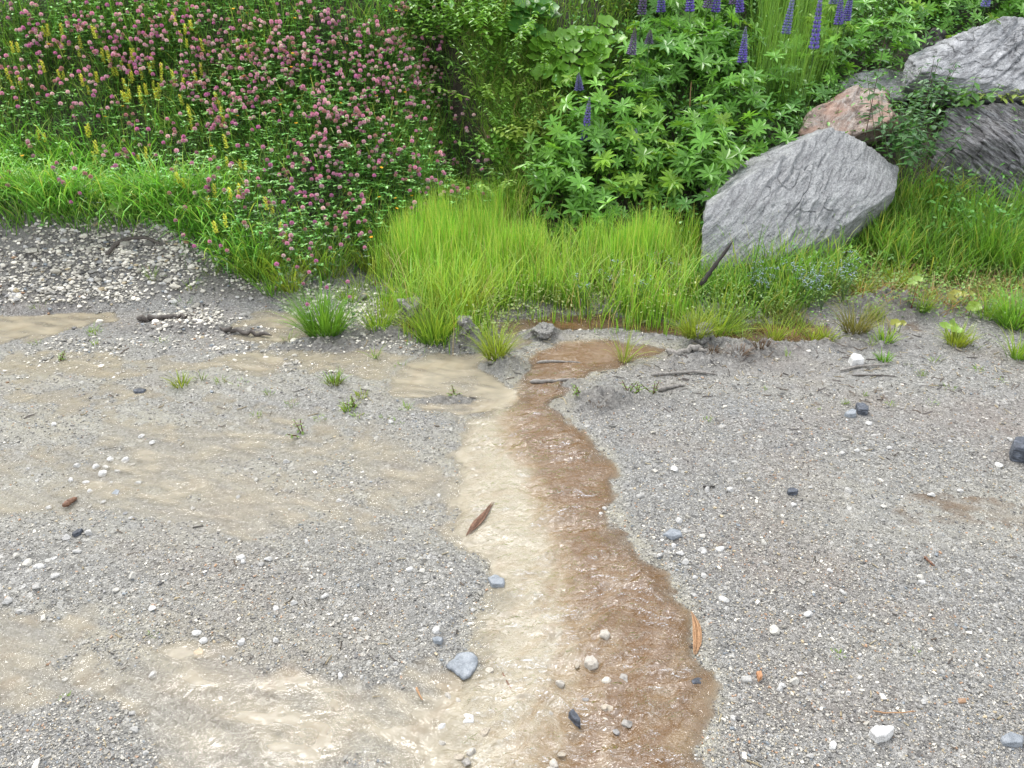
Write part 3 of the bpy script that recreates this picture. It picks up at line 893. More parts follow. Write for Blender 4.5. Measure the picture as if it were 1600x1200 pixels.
flat_stone('slate_stone', [(206,610),(220,606),(230,608),(224,613),(210,614)], .012, M_DARKSLATE, 'thin dark slate on the left gravel below the grass sprouts', 'stone', seed=18)
flat_stone('slate_stone', [(112,838),(124,831),(132,830),(128,836),(116,842)], .012, M_DARKSLATE, 'dark slate sliver touching a white pebble on the left', 'stone', seed=19)
flat_stone('slate_stone', [(172,770),(180,762),(188,764),(184,772)], .006, M_SLATE, 'greenish flat stone below the white pebble cluster', 'stone', seed=20)
flat_stone('slate_stone', [(674,1002),(682,998),(694,1001),(690,1008),(678,1008)], .010, M_SLATE, 'little bluish stone above the large slate at the left shore', 'stone', seed=21)
flat_stone('orange_stone', [(300,1016),(312,1008),(320,1014),(316,1022),(302,1022)], .010, mat_boulder('tan_rock', (.40, .30, .19), (.52, .42, .29), (.60, .50, .37), sc=5, stretch=2), 'tan stone at the edge of the washed lower left gravel', 'stone', seed=22)
flat_stone('grey_stone', [(1556,1160),(1576,1150),(1600,1158),(1596,1172),(1564,1172)], .014, M_SLATE, 'blue grey stone sunk in gravel at the lower right corner', 'stone', seed=24)
flat_stone('dark_stone', [(1227,772),(1236,769),(1248,773),(1244,778),(1230,778)], .018, M_DARKSLATE, 'small dark brown lump among white pebbles on the right gravel', 'stone', seed=25)
flat_stone('dark_stone', [(1078,1062),(1090,1056),(1102,1060),(1096,1068),(1082,1068)], .012, M_DARKSLATE, 'dark stone at the right shore below the reed strip', 'stone', seed=26)
for i, (u, v, wd, hh, lb) in enumerate([(728,538,30,.05,'round grey mud clod beside the front grass tuft'), (645,502,42,.04,'pale crumbly gravel clod at the foot of the green grass'),
        (850,527,46,.025,'crumbly mud clod on the near left of the brown pool'), (1098,540,36,.045,'muddy clod at the right end of the brown pool')]):
    a = [(u+wd*math.cos(t)*.5, v+wd*.28*math.sin(t)) for t in np.linspace(0, 6.28, 8)[:-1]]
    o = flat_stone('mud_clod', a, hh, M_MUDSTONE, lb, 'mud clod', seed=60+i, soft=8, sub=5, lump=.22)

# ------------------------------------------------------------------ sticks and bark
def tube(A, pts, rad, c, sides=5):
    pts = np.asarray(pts, float); n = len(pts); rad = np.broadcast_to(rad, (n,))
    T = np.gradient(pts, axis=0); T /= np.linalg.norm(T, axis=1)[:, None] + 1e-12
    up = np.where(np.abs(T[:, 2:3]) > .9, np.array([[1., 0, 0]]), np.array([[0, 0, 1.]]))
    a = np.cross(T, up); a /= np.linalg.norm(a, axis=1)[:, None]; b = np.cross(T, a)
    th = np.linspace(0, 2*np.pi, sides, endpoint=False)
    v = pts[:, None, :] + rad[:, None, None]*(a[:, None, :]*np.cos(th)[None, :, None] + b[:, None, :]*np.sin(th)[None, :, None])
    i = np.arange(n*sides).reshape(n, sides)
    q = np.stack([i[:-1], np.roll(i[:-1], -1, 1), np.roll(i[1:], -1, 1), i[1:]], -1).reshape(-1, 4)
    cc = np.asarray(c, float)
    if cc.ndim == 2: cc = np.repeat(cc, sides, 0)
    A.add(v.reshape(-1, 3), {4: q}, cc)
    return v

def stick(name, pix, rad, mat, label, cat, lift=.01, pts=None, wob=.15, flatten=1):
    if pts is None:
        a = np.array(pix, float)
        x, y = flat(a[:, 0], a[:, 1])
        z = np.maximum(H(x, y), WATER_Z) + lift
        pts = np.stack([x, y, z], 1)
    pts = np.asarray(pts, float)
    t = np.linspace(0, 1, len(pts)); tt = np.linspace(0, 1, 14)
    p = np.stack([np.interp(tt, t, pts[:, k]) for k in range(3)], 1)
    r = np.random.default_rng(abs(hash(label)) % 1000 if False else len(label))
    p = p + r.normal(0, wob*rad, p.shape)
    rr = rad*(1 - .45*tt)*(1 + r.uniform(-.25, .25, len(tt))); rr[0] *= .5; rr[-1] *= .3
    A = Acc(); c = p.mean(0)
    tube(A, p - c, rr, (.1, .08, .06), 7)
    v = A.v[0].reshape(14, 7, 3)
    v[:, :, 2] = v[:, :, 2].mean(1, keepdims=True) + (v[:, :, 2] - v[:, :, 2].mean(1, keepdims=True))*flatten
    for e in (0, 13):
        A.add(v[e], {3: [(0, i, i+1) for i in range(1, 6)]}, (.1, .08, .06))
    o = A.build(name, mat, smooth=True); o.location = c
    return tag(o, label, cat)

def fibre_strip(name, pix, width, mat, label, cat, lift, n=9, seed=1):
    r = np.random.default_rng(seed); a = np.array(pix, float); x, y = flat(a[:, 0], a[:, 1]); z = np.maximum(H(x, y), WATER_Z) + lift
    t = np.linspace(0, 1, len(x)); tt = np.linspace(0, 1, 12)
    p = np.stack([np.interp(tt, t, q) for q in (x, y, z)], 1); d = p[-1] - p[0]; d /= np.linalg.norm(d); sd = np.array([-d[1], d[0], 0])
    c = p.mean(0); A = Acc()
    for k in range(n):
        o = (k/(n-1) - .5)*width; t0, t1 = r.uniform(0, .22), r.uniform(.8, 1)
        q = np.stack([np.interp(np.linspace(t0, t1, 9), tt, p[:, m]) for m in range(3)], 1)
        taper = np.sin(np.linspace(.35, 2.9, 9))
        q = q + sd*(o*taper)[:, None] + np.array([0, 0, 1])*(r.uniform(-.1, .25)*width + r.normal(0, .03*width, 9))[:, None]
        tube(A, q - c, width/n*r.uniform(.6, 1.0)*np.clip(taper, .3, 1), (.2, .1, .05), 5)
    o = A.build(name, mat, smooth=True); o.location = c
    return tag(o, label, cat)

M_BLACKWOOD = mat_plain('wet_black_wood', (.012, .010, .009), (.05, .042, .036))
M_BARK = mat_plain('red_bark', (.07, .03, .018), (.26, .145, .09), (30, 30, 30))
M_REED = mat_plain('dead_reed', (.20, .10, .045), (.45, .27, .14), (60, 60, 10))
M_GREYWOOD = mat_plain('weathered_wood', (.09, .08, .07), (.30, .28, .25), (30, 30, 30))
M_DARKWOOD = mat_plain('dark_root', (.03, .026, .022), (.12, .10, .085), (30, 30, 30))
stick('stick', None, .014, M_BLACKWOOD, 'straight black stick leaning out of the grass before the slab boulder', 'stick', pts=[P(1094,446,3.86), P(1116,416,3.88), P(1145,377,3.91)], wob=.03)
fibre_strip('bark_strip', [(729,838),(740,824),(753,808),(771,784)], .026, M_BARK, 'reddish bark strip lying in the beige shallow water', 'bark', .003, seed=4)
fibre_strip('reed_strip', [(1086,1026),(1090,1005),(1088,980),(1080,957)], .022, M_REED, 'brown dead reed strip along the right shore of the stream', 'reed', .006, seed=8)
stick('bark_chip', [(100,792),(110,785),(121,779)], .011, M_BARK, 'brown bark chip by pale stones on the far left gravel', 'bark', lift=.008, wob=.1)
stick('driftwood', [(1028,613),(1048,608),(1070,605)], .010, M_GREYWOOD, 'short weathered wood piece on gravel right of the brown pool', 'driftwood', lift=.008)
stick('driftwood', [(1040,556),(1060,562),(1082,561),(1100,566)], .020, M_GREYWOOD, 'thick grey driftwood half in mud at the right of the pool', 'driftwood', lift=.012, wob=.3)
stick('driftwood', [(1018,589),(1050,585),(1090,584),(1122,588)], .009, M_GREYWOOD, 'thin grey branch on mud just below the thick driftwood', 'driftwood', lift=.008)
stick('twig', [(1312,582),(1340,576),(1360,576),(1392,574)], .006, M_GREYWOOD, 'long pale twig lying under the chunky white stone', 'twig', lift=.008)
stick('twig', [(1330,590),(1370,590),(1400,592)], .004, M_DARKWOOD, 'thin dark twig below the long pale twig', 'twig', lift=.006)
stick('driftwood', [(828,597),(850,595),(880,594),(902,596)], .010, M_GREYWOOD, 'pale wood bar damming the outlet of the brown pool', 'driftwood', lift=.004)
stick('driftwood', [(838,566),(860,564),(890,565),(908,566)], .007, M_GREYWOOD, 'pale stick floating in the brown pool', 'driftwood', lift=.003)
stick('root', None, .013, M_DARKWOOD, 'dark arched root sticking out of the gravel heap', 'root', pts=[P(165,398,4.12), P(182,380,4.2), P(205,371,4.24), P(232,372,4.24), P(252,382,4.18)])
stick('branch', [(218,502),(245,499),(270,499),(298,500)], .016, M_DARKWOOD, 'dark rotten branch beside the left puddle', 'branch', lift=.012, wob=.4)
stick('branch', [(345,518),(365,520),(392,524),(420,526)], .014, M_DARKWOOD, 'dark crumbly branch left of the round grass tuft', 'branch', lift=.012, wob=.5)
stick('twig', [(1443,873),(1450,878),(1460,886)], .005, M_BARK, 'small reddish twig on the right gravel', 'twig', lift=.005)
stick('twig', [(1098,765),(1108,765),(1117,765)], .004, M_BLACKWOOD, 'small black twig near the right shore of the stream', 'twig', lift=.005)
stick('twig', [(1362,1118),(1380,1121),(1410,1122),(1428,1119)], .0022, M_REED, 'pale straw above the biggest white stone', 'straw', lift=.006)
stick('twig', [(785,1050),(798,1075),(812,1095),(820,1115)], .0022, M_BARK, 'thin reddish stem bent in the beige stream', 'twig', lift=.002)
stick('twig', [(650,1075),(655,1085),(660,1095)], .003, M_REED, 'pale straw on gravel left of the large slate', 'straw', lift=.006)
stick('twig', [(1395,716),(1405,712),(1412,708)], .003, M_DARKWOOD, 'tiny twig between white pebbles on the right gravel', 'twig', lift=.006)

# ------------------------------------------------------------------ blades and leaves
def blades(A, root, h, wd, lean, bend, cA, cB, az=None, seg=3):
    """N blades: root (N,3), height, width, lean (tilt at the root), bend (extra droop), base and tip colours."""
    n = len(root)
    if n == 0: return
    h = np.broadcast_to(h, (n,)); wd = np.broadcast_to(wd, (n,)); lean = np.broadcast_to(lean, (n,)); bend = np.broadcast_to(bend, (n,))
    az = U(0, 6.283, n) if az is None else az
    dirx, diry = np.cos(az), np.sin(az)
    fa = az + np.pi/2 + U(-.9, .9, n)
    sx, sy = np.cos(fa), np.sin(fa)
    ts = np.linspace(0, 1, seg+1)
    p = root.copy(); ring = []
    cols = []
    for i, t in enumerate(ts):
        if i:
            ang = lean + bend*(ts[i-1] + .5/seg)**1.5
            st = h/seg
            p = p + np.stack([dirx*np.sin(ang)*st, diry*np.sin(ang)*st, np.cos(ang)*st], 1)
        wi = wd*.5*(1 - t**1.6*.85) if i < seg else None
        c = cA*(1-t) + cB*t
        if wi is not None:
            off = np.stack([sx*wi, sy*wi, 0*wi], 1)
            ring += [p - off, p + off]; cols += [c, c]
        else:
            ring += [p]; cols += [c]
    V = len(ring)
    v = np.stack(ring, 1).reshape(-1, 3); c = np.stack(cols, 1).reshape(-1, 3)
    base = (np.arange(n)*V)[:, None]
    q = [(2*i, 2*i+1, 2*i+3, 2*i+2) for i in range(seg-1)]
    q = (np.array(q)[None] + base[:, :, None]).reshape(-1, 4) if q else []
    t3 = (np.array([(2*seg-2, 2*seg-1, 2*seg)])[None] + base[:, :, None]).reshape(-1, 3)
    A.add(v, {4: q, 3: t3}, c)

def vary(c, n, a=.22, hue=.10):
    c = np.tile(np.array(c, float), (n, 1))
    c *= (1 + U(-a, a, n))[:, None]
    c[:, 0] *= 1 + U(-hue, hue*2.2, n)
    return c

def zone(n, box, weight, pad=0.):
    """n roots on the terrain inside box, accepted with probability weight(u, v, x, y) of their place in view."""
    xs = []; ys = []; tot = 0
    for k in range(60):
        x = U(box[0], box[2], n*2); y = U(box[1], box[3], n*2)
        z = base_z(x, y)
        u, v = proj(x, y, z)
        m = U(0, 1, n*2) < weight(u, v, x, y)
        xs.append(x[m]); ys.append(y[m]); tot += m.sum()
        if tot >= n: break
    x = np.concatenate(xs)[:n]; y = np.concatenate(ys)[:n]
    return np.stack([x, y, H(x, y) - .005], 1)

def inpoly(u, v, poly, soft=18):
    p = np.array(poly, float)
    s = sdpoly_px(u, v, p)
    return sstep(-soft, soft, s)
def sdpoly_px(u, v, p):
    out = np.full(np.shape(u), -1e3)
    d = np.full(np.shape(u), 1e9); ins = np.zeros(np.shape(u), bool); n = len(p)
    for i in range(n):
        ax, ay = p[i]; bx, by = p[(i+1) % n]; ex, ey = bx-ax, by-ay
        t = np.clip(((u-ax)*ex + (v-ay)*ey)/(ex*ex+ey*ey+1e-9), 0, 1)
        d = np.minimum(d, np.hypot(u-ax-t*ex, v-ay-t*ey))
        c = ((ay > v) != (by > v)) & (u < (bx-ax)*(v-ay)/((by-ay) if abs(by-ay) > 1e-9 else 1e-9) + ax)
        ins ^= c
    return np.where(ins, d, -d)

LEFT = [(-260,-260),(640,-260),(690,60),(700,150),(735,250),(790,300),(800,350),(640,400),(560,420),(470,470),(400,455),(330,400),(270,365),(-260,360)]
GULLY = [(690,60),(640,-60),(820,-60),(870,100),(900,260),(820,330),(770,300),(720,220)]
CENTRE = [(600,430),(640,360),(720,330),(840,330),(860,395),(900,400),(1000,390),(1090,400),(1080,440),(1060,500),(960,505),(860,485),(800,480),(760,520),(690,535),(640,515),(600,470)]
RIGHTG = [(1060,470),(1100,420),(1200,405),(1320,370),(1400,310),(1470,310),(1700,330),(1700,450),(1500,450),(1400,440),(1330,450),(1260,480),(1180,505),(1080,520)]
LUPINS = [(860,330),(840,250),(880,180),(960,120),(1000,40),(980,-260),(1760,-260),(1760,60),(1520,0),(1410,50),(1290,130),(1225,190),(1150,235),(1075,320),(1000,345)]
TALL = [(1170,190),(1185,-30),(1250,-60),(1290,60),(1300,150),(1240,215)]

def grass_mass():
    # left bank: mid-green meadow grass
    A = Acc()
    r = zone(40000, (-5.0, 4.1, .3, 8.2), lambda u, v, x, y: inpoly(u, v, LEFT)*np.clip(.75+.6*fbm(x*2.5, y*2.5, o=2, s=101), .15, 1))
    n = len(r); pick = U(0, 1, n)
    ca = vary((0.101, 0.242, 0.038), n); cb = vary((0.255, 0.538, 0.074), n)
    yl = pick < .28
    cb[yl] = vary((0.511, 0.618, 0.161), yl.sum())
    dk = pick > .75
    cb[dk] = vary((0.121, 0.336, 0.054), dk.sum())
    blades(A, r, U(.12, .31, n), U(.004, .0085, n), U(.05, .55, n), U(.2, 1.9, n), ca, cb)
    o = A.build('meadow_grass', M_GRASS); tag(o, 'mixed green meadow grass covering the flowery left bank', 'grass', kind='stuff')
    # lush fringe above the gravel heap and long arching blades
    A = Acc()
    fr = [(-260,250),(120,250),(230,270),(330,310),(400,385),(430,440),(360,430),(300,385),(250,352),(-260,345)]
    r = zone(5200, (-4.6, 3.9, -.6, 5.6), lambda u, v, x, y: inpoly(u, v, fr, 14)*np.clip(.6+.8*fbm(x*4, y*4, o=2, s=111), .1, 1))
    n = len(r)
    cb = vary((0.228, 0.564, 0.067), n); yl = U(0, 1, n) < .2; cb[yl] = vary((0.457, 0.645, 0.134), yl.sum())
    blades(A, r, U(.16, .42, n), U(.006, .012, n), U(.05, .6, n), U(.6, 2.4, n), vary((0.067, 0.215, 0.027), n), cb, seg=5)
    o = A.build('lush_grass', M_GRASS); tag(o, 'lush arching grass fringe above the gravel heap', 'grass', kind='stuff')
    # centre: fine upright bright grass standing in water
    A = Acc()
    r = zone(15500, (-1.2, 3.3, 1.5, 5.3), lambda u, v, x, y: inpoly(u, v, CENTRE, 34)*np.clip(.55+1.1*fbm(x*6, y*6, o=2, s=105), .03, 1))
    n = len(r)
    edge = sdpoly_px(*proj(r[:, 0], r[:, 1], r[:, 2]), np.array(CENTRE, float))
    hh = U(.14, .42, n)*np.interp(r[:, 1], [3.5, 3.9, 4.5], [.5, .85, 1.0])*(1+.3*fbm(r[:, 0]*5, r[:, 1]*5, o=2, s=106))*np.interp(edge, [-34, 40], [.4, 1])
    ca = vary((.11, .24, .022), n); cb = vary((.25, .54, .055), n)
    rd = U(0, 1, n) < .07; ca[rd] = vary((.28, .17, .07), rd.sum())
    q = U(0, 1, n); yy = q < .35; cb[yy] = vary((.46, .58, .12), yy.sum())
    dk = q > .82; cb[dk] = vary((.14, .36, .04), dk.sum())
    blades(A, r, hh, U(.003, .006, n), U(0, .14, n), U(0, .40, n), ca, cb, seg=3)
    r = zone(2200, (-1.2, 3.3, 1.5, 5.3), lambda u, v, x, y: inpoly(u, v, CENTRE, 12)); n = len(r)
    blades(A, r, U(.2, .42, n), U(.004, .007, n), U(.1, .4, n), U(.3, 1.6, n), vary((.11, .25, .025), n), vary((.32, .52, .08), n), seg=4)
    r = zone(650, (-1.2, 3.3, 1.5, 5.3), lambda u, v, x, y: inpoly(u, v, CENTRE, 30)); n = len(r)
    blades(A, r, U(.12, .40, n), U(.0025, .004, n), U(.0, .5, n), U(.1, 1.2, n), vary((.26, .20, .09), n), vary((.52, .46, .22), n), seg=4)
    o = A.build('bright_grass', M_GRASS); tag(o, 'tall bright yellow green grass standing in muddy water', 'grass', kind='stuff')
    # right: mixed grass before and between the boulders
    A = Acc()
    r = zone(8500, (.6, 3.7, 4.6, 5.6), lambda u, v, x, y: inpoly(u, v, RIGHTG, 14)*np.clip(.6+.9*fbm(x*4, y*4, o=2, s=107), .05, 1))
    n = len(r)
    ca = vary((0.084, 0.182, 0.025), n); cb = vary((0.182, 0.406, 0.049), n)
    yy = U(0, 1, n) < .25; cb[yy] = vary((0.392, 0.476, 0.098), yy.sum())
    blades(A, r, U(.10, .38, n)*np.interp(r[:, 1], [3.8, 4.4], [.55, 1.]), U(.004, .010, n), U(0, .45, n), U(.1, 1.5, n), ca, cb, seg=4)
    dr = [(1300,420),(1450,400),(1700,380),(1700,500),(1450,490),(1280,470)]
    r = zone(1600, (1.2, 3.6, 4.4, 4.6), lambda u, v, x, y: inpoly(u, v, dr, 14)); n = len(r)
    blades(A, r, U(.08, .2, n), U(.003, .006, n), U(.2, 1.0, n), U(.3, 1.6, n), vary((0.308, 0.196, 0.084), n), vary((0.504, 0.420, 0.210), n))
    vg = [(1060,505),(1180,482),(1420,455),(1700,445),(1700,545),(1560,545),(1450,528),(1280,522),(1100,535)]
    r = zone(2600, (.6, 3.1, 3.4, 4.6), lambda u, v, x, y: inpoly(u, v, vg, 10)*sstep(.05, .6, fbm(x*7, y*7, o=2, s=109))); n = len(r)
    cb = vary((.24, .38, .06), n); q = U(0, 1, n); cb[q < .3] = vary((.34, .27, .12), (q < .3).sum())
    blades(A, r, U(.03, .12, n), U(.003, .006, n), U(.1, .8, n), U(.2, 1.5, n), vary((.12, .17, .035), n), cb)
    o = A.build('rough_grass', M_GRASS); tag(o, 'mixed rough grass growing around the foot of the boulders', 'grass', kind='stuff')
    # gully sides: thin drooping grass, partly dry
    A = Acc()
    r = zone(10500, (-1.6, 4.8, .9, 8), lambda u, v, x, y: inpoly(u, v, GULLY, 20)*np.clip(1.3*(np.abs(x-gully_x(y))-.16)/.22, .0, 1)); n = len(r)
    cb = vary((.30, .56, .085), n); dd = U(0, 1, n) < .25; cb[dd] = vary((0.480, 0.405, 0.195), dd.sum())
    blades(A, r, U(.08, .28, n), U(.004, .007, n), U(.1, .8, n), U(.4, 2.2, n), vary((.12, .27, .035), n), cb)
    o = A.build('gully_grass', M_GRASS); tag(o, 'thin drooping olive grass on the sides of the dark gully', 'grass', kind='stuff')
    # tall stalks between lupins, and ground grass under the lupins
    A = Acc()
    r = zone(1500, (1.2, 4.9, 3.4, 7.4), lambda u, v, x, y: inpoly(u, v, TALL, 12)); n = len(r)
    blades(A, r, U(.35, .70, n), U(.0035, .006, n), U(0, .15, n), U(.05, .5, n), vary((0.070, 0.182, 0.025), n), vary((0.196, 0.378, 0.063), n), seg=5)
    r = zone(15000, (-.2, 4.7, 5.2, 9), lambda u, v, x, y: inpoly(u, v, LUPINS, 20)); n = len(r)
    blades(A, r, U(.12, .32, n), U(.003, .006, n), U(0, .5, n), U(.1, 1.6, n), vary((0.049, 0.126, 0.017), n), vary((0.126, 0.294, 0.042), n))
    gap = [(790,-260),(1010,-260),(1010,110),(960,140),(860,200),(830,100)]
    r = zone(6000, (-.3, 4.7, 1.6, 9), lambda u, v, x, y: inpoly(u, v, gap, 20)); n = len(r)
    blades(A, r, U(.12, .34, n), U(.004, .007, n), U(0, .5, n), U(.1, 1.6, n), vary((.08, .18, .025), n), vary((.22, .42, .06), n))
    o = A.build('tall_grass', M_GRASS); tag(o, 'tall thin grass rising between the lupins', 'grass', kind='stuff')
grass_mass()

# leaflets --------------------------------------------------------
LEAFLET = (np.array([(0, 0, 0), (-.5, .38, .06), (0, .42, -.03), (.5, .38, .06), (-.36, .75, .03), (0, .78, -.05), (.36, .75, .03), (0, 1, -.08)], float),
           {3: [(0, 2, 1), (0, 3, 2), (4, 5, 7), (5, 6, 7)], 4: [(1, 2, 5, 4), (2, 3, 6, 5)]})
def leaf_inst(A, T, az, pitch, ln, wd, c, roll=None):
    """leaves from points T, pointing to azimuth az, raised by pitch (0 level), length ln and width wd"""
    n = len(T)
    ln = np.broadcast_to(ln, (n,)); wd = np.broadcast_to(wd, (n,))
    M = rotz(np.broadcast_to(az, (n,)) - np.pi/2) @ rotx(np.broadcast_to(pitch, (n,)))
    if roll is not None:
        a = roll; c_, s_, o_, l_ = np.cos(a), np.sin(a), np.zeros_like(a), np.ones_like(a)
        M = M @ np.stack([np.stack([c_, o_, s_], -1), np.stack([o_, l_, o_], -1), np.stack([-s_, o_, c_], -1)], 1)
    M = M @ scl(np.stack([wd, ln, ln*.8], 1))
    A.instances(LEAFLET[0], LEAFLET[1], M, T, c)

def trefoils(A, root, h, size, c):
    """clover-like leaves: three leaflets on a thin stalk"""
    n = len(root)
    az0 = U(0, 6.28, n); tip = root.copy(); tip[:, 2] += h
    tip[:, 0] += U(-.3, .3, n)*h; tip[:, 1] += U(-.3, .3, n)*h
    tilt = U(-.2, .55, n)
    for k in range(3):
        leaf_inst(A, tip, az0 + k*2.09, tilt + U(-.2, .2, n), size, size*.62, c*U(.9, 1.1, n)[:, None])

def foliage_mass():
    A = Acc()
    def wl(u, v, x, y):
        d = 0
        for a, b, su, sv, k in [(500,170,230,140,1.0),(560,300,150,90,.9),(180,60,260,80,.7),(120,230,230,60,.45),(380,40,120,60,1),(430,390,120,60,.5)]:
            d = np.maximum(d, k*np.exp(-((u-a)/su)**2 - ((v-b)/sv)**2))
        return inpoly(u, v, LEFT)*np.clip(d*1.2, .12, 1)
    r = zone(13000, (-5.0, 4.1, .3, 8.0), wl); n = len(r)
    trefoils(A, r, U(.05, .27, n), U(.014, .030, n), vary((0.210, 0.516, 0.114), n))
    o = A.build('clover_leaves', M_LEAF); tag(o, 'dense dark green clover leaves covering the left bank', 'foliage', kind='stuff')
    A = Acc()
    # low mixed leaves under the lupins, between rocks and on the right side
    low = [(820,340),(850,200),(900,60),(880,-260),(1760,-260),(1760,440),(1450,440),(1400,300),(1250,330),(1100,420),(950,370)]
    r = zone(22000, (-.3, 4.4, 4.8, 8.6), lambda u, v, x, y: inpoly(u, v, low, 20)); n = len(r)
    T = r.copy(); T[:, 2] += U(.01, .30, n)
    leaf_inst(A, T, U(0, 6.28, n), U(-.5, .8, n), U(.02, .05, n), U(.012, .025, n), vary((0.101, 0.280, 0.049), n, .3), U(-.6, .6, n))
    weeds = [(1080,520),(1130,420),(1300,400),(1420,420),(1700,420),(1700,520),(1420,500),(1250,500)]
    r = zone(6000, (.7, 3.5, 4.4, 4.8), lambda u, v, x, y: inpoly(u, v, weeds, 14)); n = len(r)
    T = r.copy(); T[:, 2] += U(.0, .13, n)
    leaf_inst(A, T, U(0, 6.28, n), U(-.3, .8, n), U(.010, .026, n), U(.006, .013, n), vary((0.148, 0.271, 0.050), n, .3))
    ctr = [(760,470),(880,440),(1060,430),(1100,480),(1040,512),(960,500),(820,500),(770,560),(740,540)]
    r = zone(3800, (-.6, 3.3, 1.5, 4.6), lambda u, v, x, y: inpoly(u, v, ctr, 12)); n = len(r)
    T = r.copy(); T[:, 2] += U(.0, .14, n)
    leaf_inst(A, T, U(0, 6.28, n), U(-.3, .8, n), U(.010, .022, n), U(.006, .012, n), vary((0.210, 0.283, 0.074), n, .3))
    o = A.build('undergrowth', M_LEAF); tag(o, 'low mixed green weeds filling the gaps under the lupins and grass', 'undergrowth', kind='stuff')
foliage_mass()

# ------------------------------------------------------------------ clover flowers
def petal_ball(A, c, r, n, cA, cB, squash=1.0, down=-.8):
    """a clover head: n pointed petals pushed out of a ball"""
    i = np.arange(n) + .5
    z = 1 - (1 - down)*i/n
    ph = i*2.399963
    q = np.sqrt(np.clip(1 - z*z, 0, 1))
    d = np.stack([q*np.cos(ph), q*np.sin(ph), z*squash], 1)
    d2 = d + np.array([0, 0, .35]); d2 /= np.linalg.norm(d2, axis=1)[:, None]
    a = np.cross(d2, [0.2, 0.1, 1]); a /= np.linalg.norm(a, axis=1)[:, None]; b = np.cross(d2, a)
    w = r*1.9/np.sqrt(n)
    base = np.asarray(c) + d*r*.45
    tip = np.asarray(c) + d*r*.45 + d2*r*.65
    v = np.stack([base + a*w*.6, base - a*w*.3 + b*w*.52, base - a*w*.3 - b*w*.52, tip + a*w*.32, tip - a*w*.2 + b*w*.3, tip - a*w*.2 - b*w*.3], 1)
    f = np.array([(0, 1, 4, 3), (1, 2, 5, 4), (2, 0, 3, 5)]); t = np.array([(3, 4, 5)])
    bb = (np.arange(n)*6)[:, None, None]
    cc = np.stack([np.tile(cA, (n, 1))]*3 + [np.tile(cB, (n, 1))*U(.8, 1.15, n)[:, None]]*3, 1)
    A.add(v.reshape(-1, 3), {4: (f[None]+bb).reshape(-1, 4), 3: (t[None]+bb).reshape(-1, 3)}, cc.reshape(-1, 3))

PINKS = [((.60, .36, .42), (.80, .38, .62)), ((.62, .44, .44), (.82, .52, .68)), ((.48, .25, .28), (.66, .32, .46)), ((.64, .52, .50), (.85, .64, .72)), ((.56, .28, .40), (.76, .28, .62)), ((.42, .24, .19), (.56, .30, .30))]
def clover_proto(i, stuff=None):
    r = np.random.default_rng(500+i)
    h = r.uniform(.20, .26)
    S = Acc()
    top = np.array([r.uniform(-.03, .03), r.uniform(-.03, .03), h])
    p = np.stack([np.linspace(0, 1, 5)**1.5*top[0], np.linspace(0, 1, 5)**1.5*top[1], np.linspace(0, 1, 5)*h], 1)
    tube(S, p, .0014, (.07, .15, .03), 3)
    n = 3
    T = np.stack([p[2], p[3], p[4]]) + 0
    T[2, 2] -= .012
    for k in range(3):
        leaf_inst(S, T, r.uniform(0, 6.28, n)+k*2.09, r.uniform(-.1, .5, n), np.array([.03, .026, .02]), np.array([.017, .015, .012]), vary((.06, .15, .032), n))
    F = Acc(); cA, cB = PINKS[i % 6]
    petal_ball(F, top + np.array([0, 0, .008]), r.uniform(.0095, .0145), 50, np.array(cA), np.array(cB))
    return S, F

CL = []
for i in range(6):
    S, F = clover_proto(i)
    CL.append((S.mesh('clover_plant', M_LEAF), F.mesh('flower_head', M_PETAL)))

def clover_px(n, seed):
    r = np.random.default_rng(seed); out = []
    spots = [(480,120,130,70,2.8),(600,170,90,60,2.6),(540,250,120,50,1.8),(420,60,120,50,2.2),(250,40,160,35,2.2),(120,70,120,60,1.8),(680,110,60,60,1.8),
             (520,330,90,40,1.6),(680,230,70,40,1.6),(350,130,70,60,1.6),(180,120,140,60,1.1),(560,90,110,40,1.6),(330,250,120,70,.7),(470,385,70,30,.5),(120,230,120,50,.35),(50,20,70,30,1.0),(640,290,70,40,.8)]
    w = np.array([s[4]*s[2]*s[3]/6000 for s in spots]); w /= w.sum()
    while len(out) < n:
        s = spots[r.choice(len(spots), p=w)]
        u, v = r.normal(s[0], s[2]*.85), r.normal(s[1], s[3]*.8)
        if sdpoly_px(np.array([u]), np.array([v+45.]), np.array(LEFT, float))[0] < 2: continue
        if v < -60 or u < -60: continue
        out.append((u, v))
        for q in range(r.integers(1, 6)):
            out.append((u + r.normal(0, 15), v + r.normal(0, 8)))
    return np.array(out[:n])

